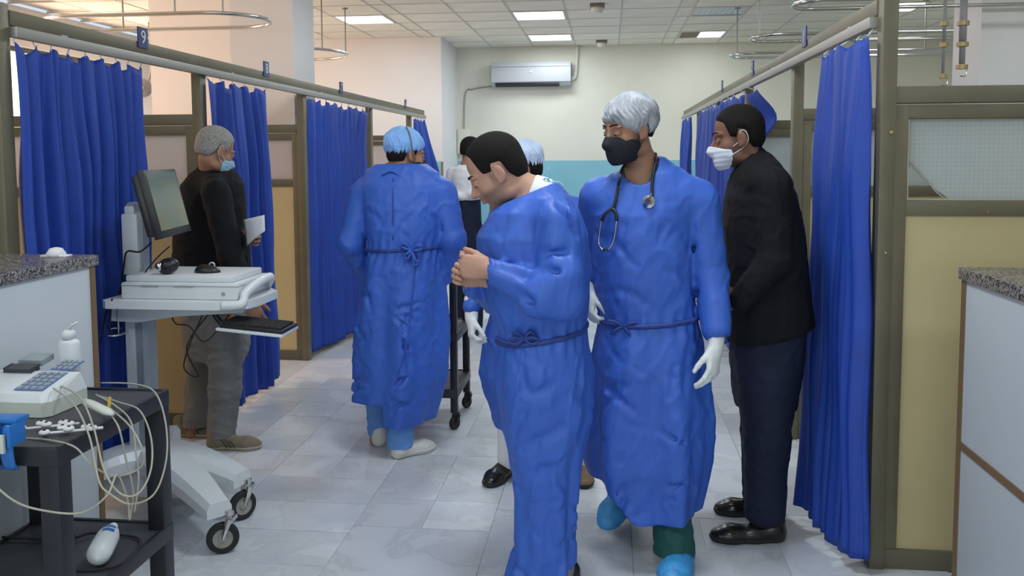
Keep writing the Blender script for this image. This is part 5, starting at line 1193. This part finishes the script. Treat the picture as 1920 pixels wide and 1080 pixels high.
# ---------------- old man on the left
def old_man():
    Yc = 4.35; t = thing('person', 'grey-haired man in black jacket and grey trousers turned to the left cubicle', 'person', (J(400, 700, Yc).x, Yc, 0))
    rg = rings([(312, 375, 430, 4.36, .07), (326, 358, 444, 4.36, .11), (345, 345, 452, 4.36, .15), (385, 338, 456, 4.35, .17), (440, 332, 460, 4.35, .18), (490, 330, 466, 4.35, .18), (530, 335, 470, 4.35, .175), (585, 342, 466, 4.35, .17), (610, 346, 464, 4.35, .16)])
    H_ = Head(J(404, 284, 4.32), 54, 20, 1.03); nk = J(398, 332, 4.36)
    arms = [[J(405, 362, 4.17), J(432, 480, 4.14), J(466, 562, 4.10)], [J(420, 360, 4.53), J(425, 460, 4.5), J(452, 445, 4.32)]]
    legs = [[J(425, 600, 4.27), J(415, 740, 4.26), J(408, 840, 4.27)], [J(385, 600, 4.43), J(372, 735, 4.42), J(358, 836, 4.42)]]
    hd = [dict(w_=arms[0][2], a=(.45, -.05, -.9), b_=(.8, .3, .3), c=(-.3, 1, 0), curl=((25, 30, 20),)), dict(w_=arms[1][2], a=(1, -.05, -.05), b_=(0, 0, 1), c=(0, -1, 0), curl=((35, 50, 30),))]
    body(t, 'skin2', H_, nk, rg, arms, legs, hd, .2, [(J(400, 350, 4.3).z, 2), (J(460, 620, 4.2).z, J(460, 420, 4.2).z)], h=.005, H=.014, inset=.03)
    H_.eyes(t, brow='hairgrey'); H_.hair(t, 'hairgrey', [(-.12, -.04), (-.05, -.042), (-.034, -.02), (-.028, .022), (.004, .030), (.012, -.004), (.03, .0), (.036, .045), (.06, .058), (.08, .07), (.1, .08)], .008, h=.0035, rough=.002)
    H_.mask(t, 'mblue', pleats=1, rear=.02)
    parts = [lambda V: V.loft(rg, p=2.2, k=0), lambda V: V.cone(J(400, 347, 4.22), J(405, 345, 4.50), .06, .06, .05), lambda V: limb(V, arms[0], (.075, .064, .048), .02), lambda V: limb(V, arms[1], (.072, .06, .048), .02), lambda V: V.cone(nk, J(398, 318, 4.36), .075, .068, .02), lambda V: V.cone(J(398, 320, 4.36), J(402, 300, 4.36), .056, .062, .006, 's')]
    zc = J(400, 520, 4.3).z; lo, hi = gb(rg, arms); hi[2] = rg[0][0]+.08; lo[2] = J(400, 585, 4.3).z
    def cut(V):
        x = V.xs[:, None, None]; z = V.zs[None, None, :]; y = V.ys[None, :, None]; V.F = np.maximum(V.F, np.where((x > J(448, 500, 4.3).x) & (y < 4.26), -1, zc-z).astype(F32))
    garment(t, 'jacket', 'blackcloth', parts, lo, hi, .007, [wrinkle(41, .008, (1, 1, 1), (.10, .22), 6)], cutf=cut)
    V = Vol((J(325, 800, 4.4).x, 4.1, .06), (J(480, 800, 4.3).x, 4.65, 1.05), .0075)
    V.loft(rings([(500, 338, 464, 4.35, .165), (560, 342, 465, 4.35, .165), (640, 348, 466, 4.35, .155), (670, 352, 462, 4.35, .14)]), k=0)
    limb(V, [J(424, 620, 4.27), J(422, 730, 4.26), J(412, 852, 4.27)], (.10, .085, .072), .03); limb(V, [J(384, 620, 4.43), J(376, 730, 4.42), J(360, 856, 4.42)], (.10, .080, .070), .03)
    V.disp(wrinkle(43, .010, (1.3, 1.3, .8), (.07, .16))); V.disp(wrinkle(44, .005, (1.5, 1.5, 1), (.05, .10))) ; vobj('trousers', V, 'grey', t)
    shoe(t, 'sneaker', V3(J(398, 870, 4.22).x, 4.23, 0), 10, 'shoebeige', 'sole', L=.295, laces='grey', stripes='blackplastic'); shoe(t, 'sneaker', V3(J(336, 855, 4.42).x, 4.42, 0), 8, 'shoebeige', 'sole', L=.29, stripes='blackplastic')
    bm = B(); tube(bm, smoothpath([H_.w(-.088, -.03, .002), H_.w(-.09, .0, .006), H_.w(-.088, .05, .006), H_.w(-.03, .10, .004), H_.w(.03, .10, .004), H_.w(.088, .05, .006)], 5), .002, 6); tag(obj('glasses_frame', bm, 'chrome', t, smooth=True))
    p = [J(457, 412, 4.22), J(496, 403, 4.16), J(497, 433, 4.15), J(462, 462, 4.21)]
    bm = B(); n = 8; g = [[bm.verts.new((p[0].lerp(p[1], i/n)).lerp(p[3].lerp(p[2], i/n), j/n)+V3(0, -.012*math.sin(PI*i/n), .0)) for i in range(n+1)] for j in range(n+1)]
    for i in range(n):
        for j in range(n): bm.faces.new((g[j][i], g[j][i+1], g[j+1][i+1], g[j+1][i]))
    o = obj('paper_sheet', bm, 'paper', smooth=True); o.modifiers.new('t', 'SOLIDIFY').thickness = .001; tag(o, 'white sheet of paper held by the grey-haired man', 'paper')
# ---------------- staff member seen from behind
def back_man():
    Yc = 4.3; t = thing('person', 'man in pale blue cap and blue gown seen from behind', 'person', (J(750, 800, Yc).x, Yc, 0))
    rg = rings([(306, 705, 800, 4.32, .08), (322, 682, 822, 4.32, .11), (345, 676, 834, 4.32, .14), (400, 682, 836, 4.31, .16), (460, 690, 832, 4.30, .16), (520, 682, 834, 4.3, .165), (600, 672, 836, 4.3, .18), (700, 670, 833, 4.3, .19), (740, 668, 822, 4.3, .195), (786, 672, 808, 4.3, .195)])
    H_ = Head(J(762, 289, 4.32), 38, 8, 1.0); nk = J(752, 322, 4.32)
    arms = [[J(683, 365, 4.32), J(658, 455, 4.30), J(690, 520, 4.42)], [J(828, 362, 4.32), J(848, 450, 4.30), J(838, 515, 4.36)]]
    legs = [[J(712, 640, 4.36), J(710, 740, 4.38), J(707, 815, 4.40)], [J(770, 640, 4.26), J(755, 750, 4.24), J(748, 850, 4.22)]]
    hd = [dict(w_=arms[0][2], a=(.6, .6, -.3), b_=(0, .5, 1), c=(1, -.5, 0), curl=((40, 40, 20),)), dict(w_=arms[1][2], a=(-.3, .8, -.3), b_=(0, .5, 1), c=(-1, -.3, 0), curl=((40, 40, 20),))]
    body(t, 'skin2', H_, nk, rg, arms, legs, hd, .8, [(J(750, 330, 4.3).z, 2)], h=.005, H=.014, inset=.05)
    H_.eyes(t); H_.hair(t, 'hairdark', [(-.12, -.055), (-.034, -.04), (-.028, .0), (.004, .03), (.010, -.02), (.028, -.02), (.034, .06), (.1, .1)], .005)
    H_.cap(t, 'capblue', .36, .0, rad=(.088, .108, .090), cz=.050, pucker=.003); H_.mask(t, 'mblack', straps='brown')
    bm = B(); tube(bm, smoothpath([H_.w(.086, .012, -.03), H_.w(.090, -.01, .02), H_.w(.082, -.03, .09), H_.w(.05, -.04, .135)], 5), .0035, 6); obj('mask_strap', bm, 'brown', t, smooth=True)
    zb = J(750, 468, 4.3).z; F = lambda th, z: (.016*np.sin(5*th+2*np.sin(z*3))+.008*np.sin(9*th+3*z))*np.clip((zb-z)/.4, 0, 1)+(.005*np.sin(23*th+3*np.sin(9*z))-.007)*np.exp(-((z-zb)/.08)**2)
    parts = [lambda V: V.loft(rg, p=2.2, k=0, fold=F), lambda V: V.cone(arms[0][0]+V3(.03, 0, .0), arms[1][0]+V3(-.03, 0, 0), .070, .072, .05), lambda V: limb(V, arms[0], (.082, .074, .05), .02), lambda V: limb(V, arms[1], (.082, .076, .05), .02)]
    lo, hi = gb(rg, arms); hi[2] = rg[0][0]+.06; lo[2] = rg[-1][0]-.02
    def cut(V):
        x = V.xs[:, None, None]; z = V.zs[None, None, :]; z1 = J(700, 744, 4.3).z; z2 = rg[-1][0]+.008
        V.F = np.maximum(V.F, (np.where(x < J(733, 780, 4.3).x, z1, z2)-z+.0*V.ys[None, :, None]).astype(F32))
        V.loft([(r[0], r[1], r[2], r[3]-.05, r[4]-.05) for r in rg if r[0] < .6], k=0, op='s', zr=(0, z2+.2))
        V.cone(V3(*nk)+V3(0, .02, .06), nk, .07, .062, .008, 's')
    parts.append(lambda V: creases(V, rg, 40, 7))
    g, G = garment(t, 'surgical_gown', 'gown', parts, lo, hi, .007, [wrinkle(51, .008, (1, 1, 2.4), (.13, .26), 4), wrinkle(52, .0034, (.8, .8, 1.6), (.06, .13), 5, 3)], cutf=cut)
    T = bvh(G); belt(rg, J(750, 468, 4.2).z, .006, 'gown_d', t, 2.2, .004, tilt=(.05, 0), T=T)
    # overlapping back edge, bow and hanging tie end
    hp = lambda u, v, o=.006: hit(T, u, v, o, 4.1)
    bm = B(); tube(bm, smoothpath([hp(737, v, .002) for v in (335, 370, 410, 450)], 4), .0018, 6, flat=2.0); obj('back_seam', bm, 'gown_d', t, smooth=True)
    c = hp(770, 468, .01); bm = B()
    for dx, dz in ((-.05, .02), (.06, .012), (-.03, -.03), (.035, -.06)): tube(bm, smoothpath([c, c+V3(dx*.6, -.015, dz+.012), c+V3(dx, -.006, dz), c+V3(dx*.5, -.01, dz-.015), c], 4), .007, 6)
    obj('tie_bow', bm, 'gown', t, smooth=True)
    P = [hp(772, 472), hp(778, 500), hp(774, 540), hp(768, 600), hp(758, 660), hp(746, 700)]
    bm = B(); tube(bm, smoothpath(P, 5), .011, 8, flat=.35); obj('tie_end', bm, 'gown', t, smooth=True)
    # neck tie bow
    c = hp(735, 322, .01); bm = B(); tube(bm, smoothpath([c+V3(-.05, 0, -.02), c, c+V3(.05, 0, -.03)], 4), .006, 6); obj('neck_tie', bm, 'gown', t, smooth=True)
    V = Vol((J(675, 800, 4.4).x, 4.05, .05), (J(800, 800, 4.2).x, 4.6, .60), .007)
    limb(V, legs[0][1:], (.075, .052), .02); limb(V, legs[1][1:], (.085, .066), .02); V.disp(wrinkle(54, .010, (1.5, 1.5, .7), (.06, .12))); vobj('scrub_trousers', V, 'scrub', t)
    shoe(t, 'shoe', V3(J(710, 858, 4.36).x, 4.36, 0), 82, 'shoewhite', 'shoewhite', L=.27, stripes=None, soleh=.03); shoe(t, 'shoe', V3(J(742, 876, 4.16).x, 4.19, 0), 48, 'shoewhite', 'shoewhite', L=.27, soleh=.03)
# ---------------- staff member hidden between the front men
def hidden_person():
    Yc = 4.0; t = thing('person', 'mostly hidden person with pale cap behind the bareheaded man', 'person', (J(1010, 800, Yc).x, Yc, 0))
    rg = rings([(345, 975, 1035, 4.0, .07), (360, 950, 1060, 4.0, .12), (390, 936, 1076, 4.0, .15), (460, 932, 1078, 4.0, .155), (560, 925, 1078, 4.0, .16), (640, 905, 1082, 4.0, .17), (700, 898, 1080, 4.0, .18), (770, 922, 1072, 4.0, .18), (800, 930, 1066, 4.0, .18)])
    H_ = Head(J(976, 316, 4.0), 200, 12, .98); nk = J(1000, 358, 4.0)
    arms = [[J(948, 395, 4.0), J(915, 480, 3.96), J(884, 575, 3.84)], [J(1070, 395, 4.0), J(1100, 470, 4.0), J(1112, 522, 3.88)]]
    legs = [[J(975, 680, 4.0), J(960, 790, 3.98), J(955, 860, 4.0)], [J(1050, 680, 4.0), J(1078, 790, 4.0), J(1092, 870, 4.05)]]
    body(t, 'skin2', H_, nk, rg, arms, legs, [], .2, [(J(980, 360, 4.0).z, 2)], h=.005, H=.014, inset=.03)
    H_.eyes(t); H_.hair(t, 'hairdark', [(-.12, -.07), (-.034, -.05), (-.028, .0), (.004, .03), (.010, -.02), (.028, -.02), (.034, .06), (.1, .1)], .008)
    H_.cap(t, 'cappale', .30, .008, rad=(.088, .104, .086), cz=.050); H_.mask(t, 'mblack', straps='mblack')
    parts = [lambda V: V.loft(rg, p=2.2, k=0, fold=lambda th, z: .010*np.sin(6*th+3*z)*np.clip(1-z, 0, 1)), lambda V: limb(V, arms[0], (.07, .062, .045), .02), lambda V: limb(V, arms[1], (.07, .058, .04), .02), lambda V: V.cone(arms[0][0], arms[1][0], .06, .06, .04)]
    lo, hi = gb(rg, arms); hi[2] = rg[0][0]+.04; lo[2] = rg[-1][0]-.02
    garment(t, 'surgical_gown', 'gown', parts, lo, hi, .008, [wrinkle(61, .010, (1, 1, 1.5), (.1, .22), 6)], cutf=lambda V: setattr(V, 'F', np.maximum(V.F, (rg[-1][0]+.01-V.zs[None, None, :]).astype(F32))))
    for w0, tgt, b_, c in ((arms[0][2], J(884, 640, 3.8), (.2, -.9, .1), (.9, .3, 0)), (arms[1][2], J(1106, 585, 3.86), (-.2, -.9, 0), (-.9, .2, 0))):
        V = Vol(np.array(w0)-np.array([.13, .13, .24]), np.array(w0)+np.array([.13, .13, .06]), .004); a = (tgt-w0).normalized()
        V.cone(w0-a*.03, w0+a*.05, .035, .030, .01); hand(V, w0+a*.05, a, b_, c, .95, curl=((45, 45, 20), (40, 40, 20), (35, 40, 20), (30, 40, 20)), thumb=(.8, .45, .5), fr=.0095); vobj('glove', V, 'glove', t)
    V = Vol((J(895, 800, 4).x, 3.8, .05), (J(1130, 800, 4).x, 4.25, 1.05), .009)
    for l_ in legs: limb(V, l_, (.085, .07, .058), .02)
    V.cone(legs[0][0], legs[1][0], .09, .09, .03)
    vobj('trousers', V, 'paper', t)
    shoe(t, 'shoe', V3(J(955, 860, 4.05).x, 4.06, 0), 250, 'shoeblack', 'rubber', L=.27); shoe(t, 'shoe', V3(J(1085, 880, 4.08).x, 4.10, 0), 280, 'brown', 'rubber', L=.27)
# ---------------- far person in white
def far_person():
    Yc = 7.3; t = thing('person', 'distant person in white top and dark trousers near the blue wall', 'person', (J(872, 500, Yc).x, Yc, 0))
    rg = rings([(308, 862, 892, 7.3, .07), (316, 850, 900, 7.3, .11), (330, 845, 905, 7.3, .13), (360, 847, 903, 7.3, .13), (390, 850, 900, 7.3, .13), (420, 850, 902, 7.3, .14)])
    H_ = Head(J(884, 283, 7.3), 30, 10, .95); nk = J(877, 318, 7.3)
    arms = [[J(850, 326, 7.3), J(842, 360, 7.3), J(862, 368, 7.18)], [J(898, 326, 7.3), J(900, 358, 7.3), J(885, 366, 7.18)]]
    legs = [[J(864, 440, 7.3), J(864, 530, 7.3), J(862, 610, 7.3)], [J(890, 440, 7.3), J(890, 530, 7.3), J(890, 610, 7.3)]]
    body(t, 'skin2', H_, nk, rg, arms, legs, [], 0, [(J(884, 320, 7.3).z, 2)], h=.008, H=.016, inset=.02)
    H_.hair(t, 'hairdark', [(-.12, -.06), (-.034, -.04), (-.028, .0), (.004, .03), (.034, .05), (.1, .08)], .008, h=.006)
    lo, hi = gb(rg, arms); hi[2] = rg[0][0]+.03; lo[2] = J(870, 375, 7.3).z
    garment(t, 'shirt', 'shirtwhite', [lambda V: V.loft(rg, k=0), lambda V: limb(V, arms[0], (.065, .055, .04), .02), lambda V: limb(V, arms[1], (.065, .055, .04), .02)], lo-np.array([0, 0, .02]), hi, .01, [wrinkle(71, .01)], cutf=lambda V: setattr(V, 'F', np.maximum(V.F, (lo[2]-V.zs[None, None, :]).astype(F32))))
    V = Vol((J(840, 500, 7.3).x-.05, 7.05, .04), (J(915, 500, 7.3).x+.05, 7.55, lo[2]+.03), .012); V.loft([(z, cx, cy, rx-.006, ry-.006) for z, cx, cy, rx, ry in rings([(370, 848, 902, 7.3, .13), (450, 846, 906, 7.3, .15), (480, 850, 902, 7.3, .13)])], k=0)
    for l_ in legs: limb(V, l_, (.10, .085, .075), .03)
    V.disp(wrinkle(72, .01)); vobj('trousers', V, 'navy', t)
    for l_ in legs: shoe(t, 'shoe', V3(l_[2].x, 7.34, 0), 270, 'shoeblack', 'rubber', L=.26, h=.009)
for f_ in PEOPLE if 'PEOPLE' in globals() else (front_man, doctor, jacket_man, old_man, back_man, hidden_person, far_person): f_()
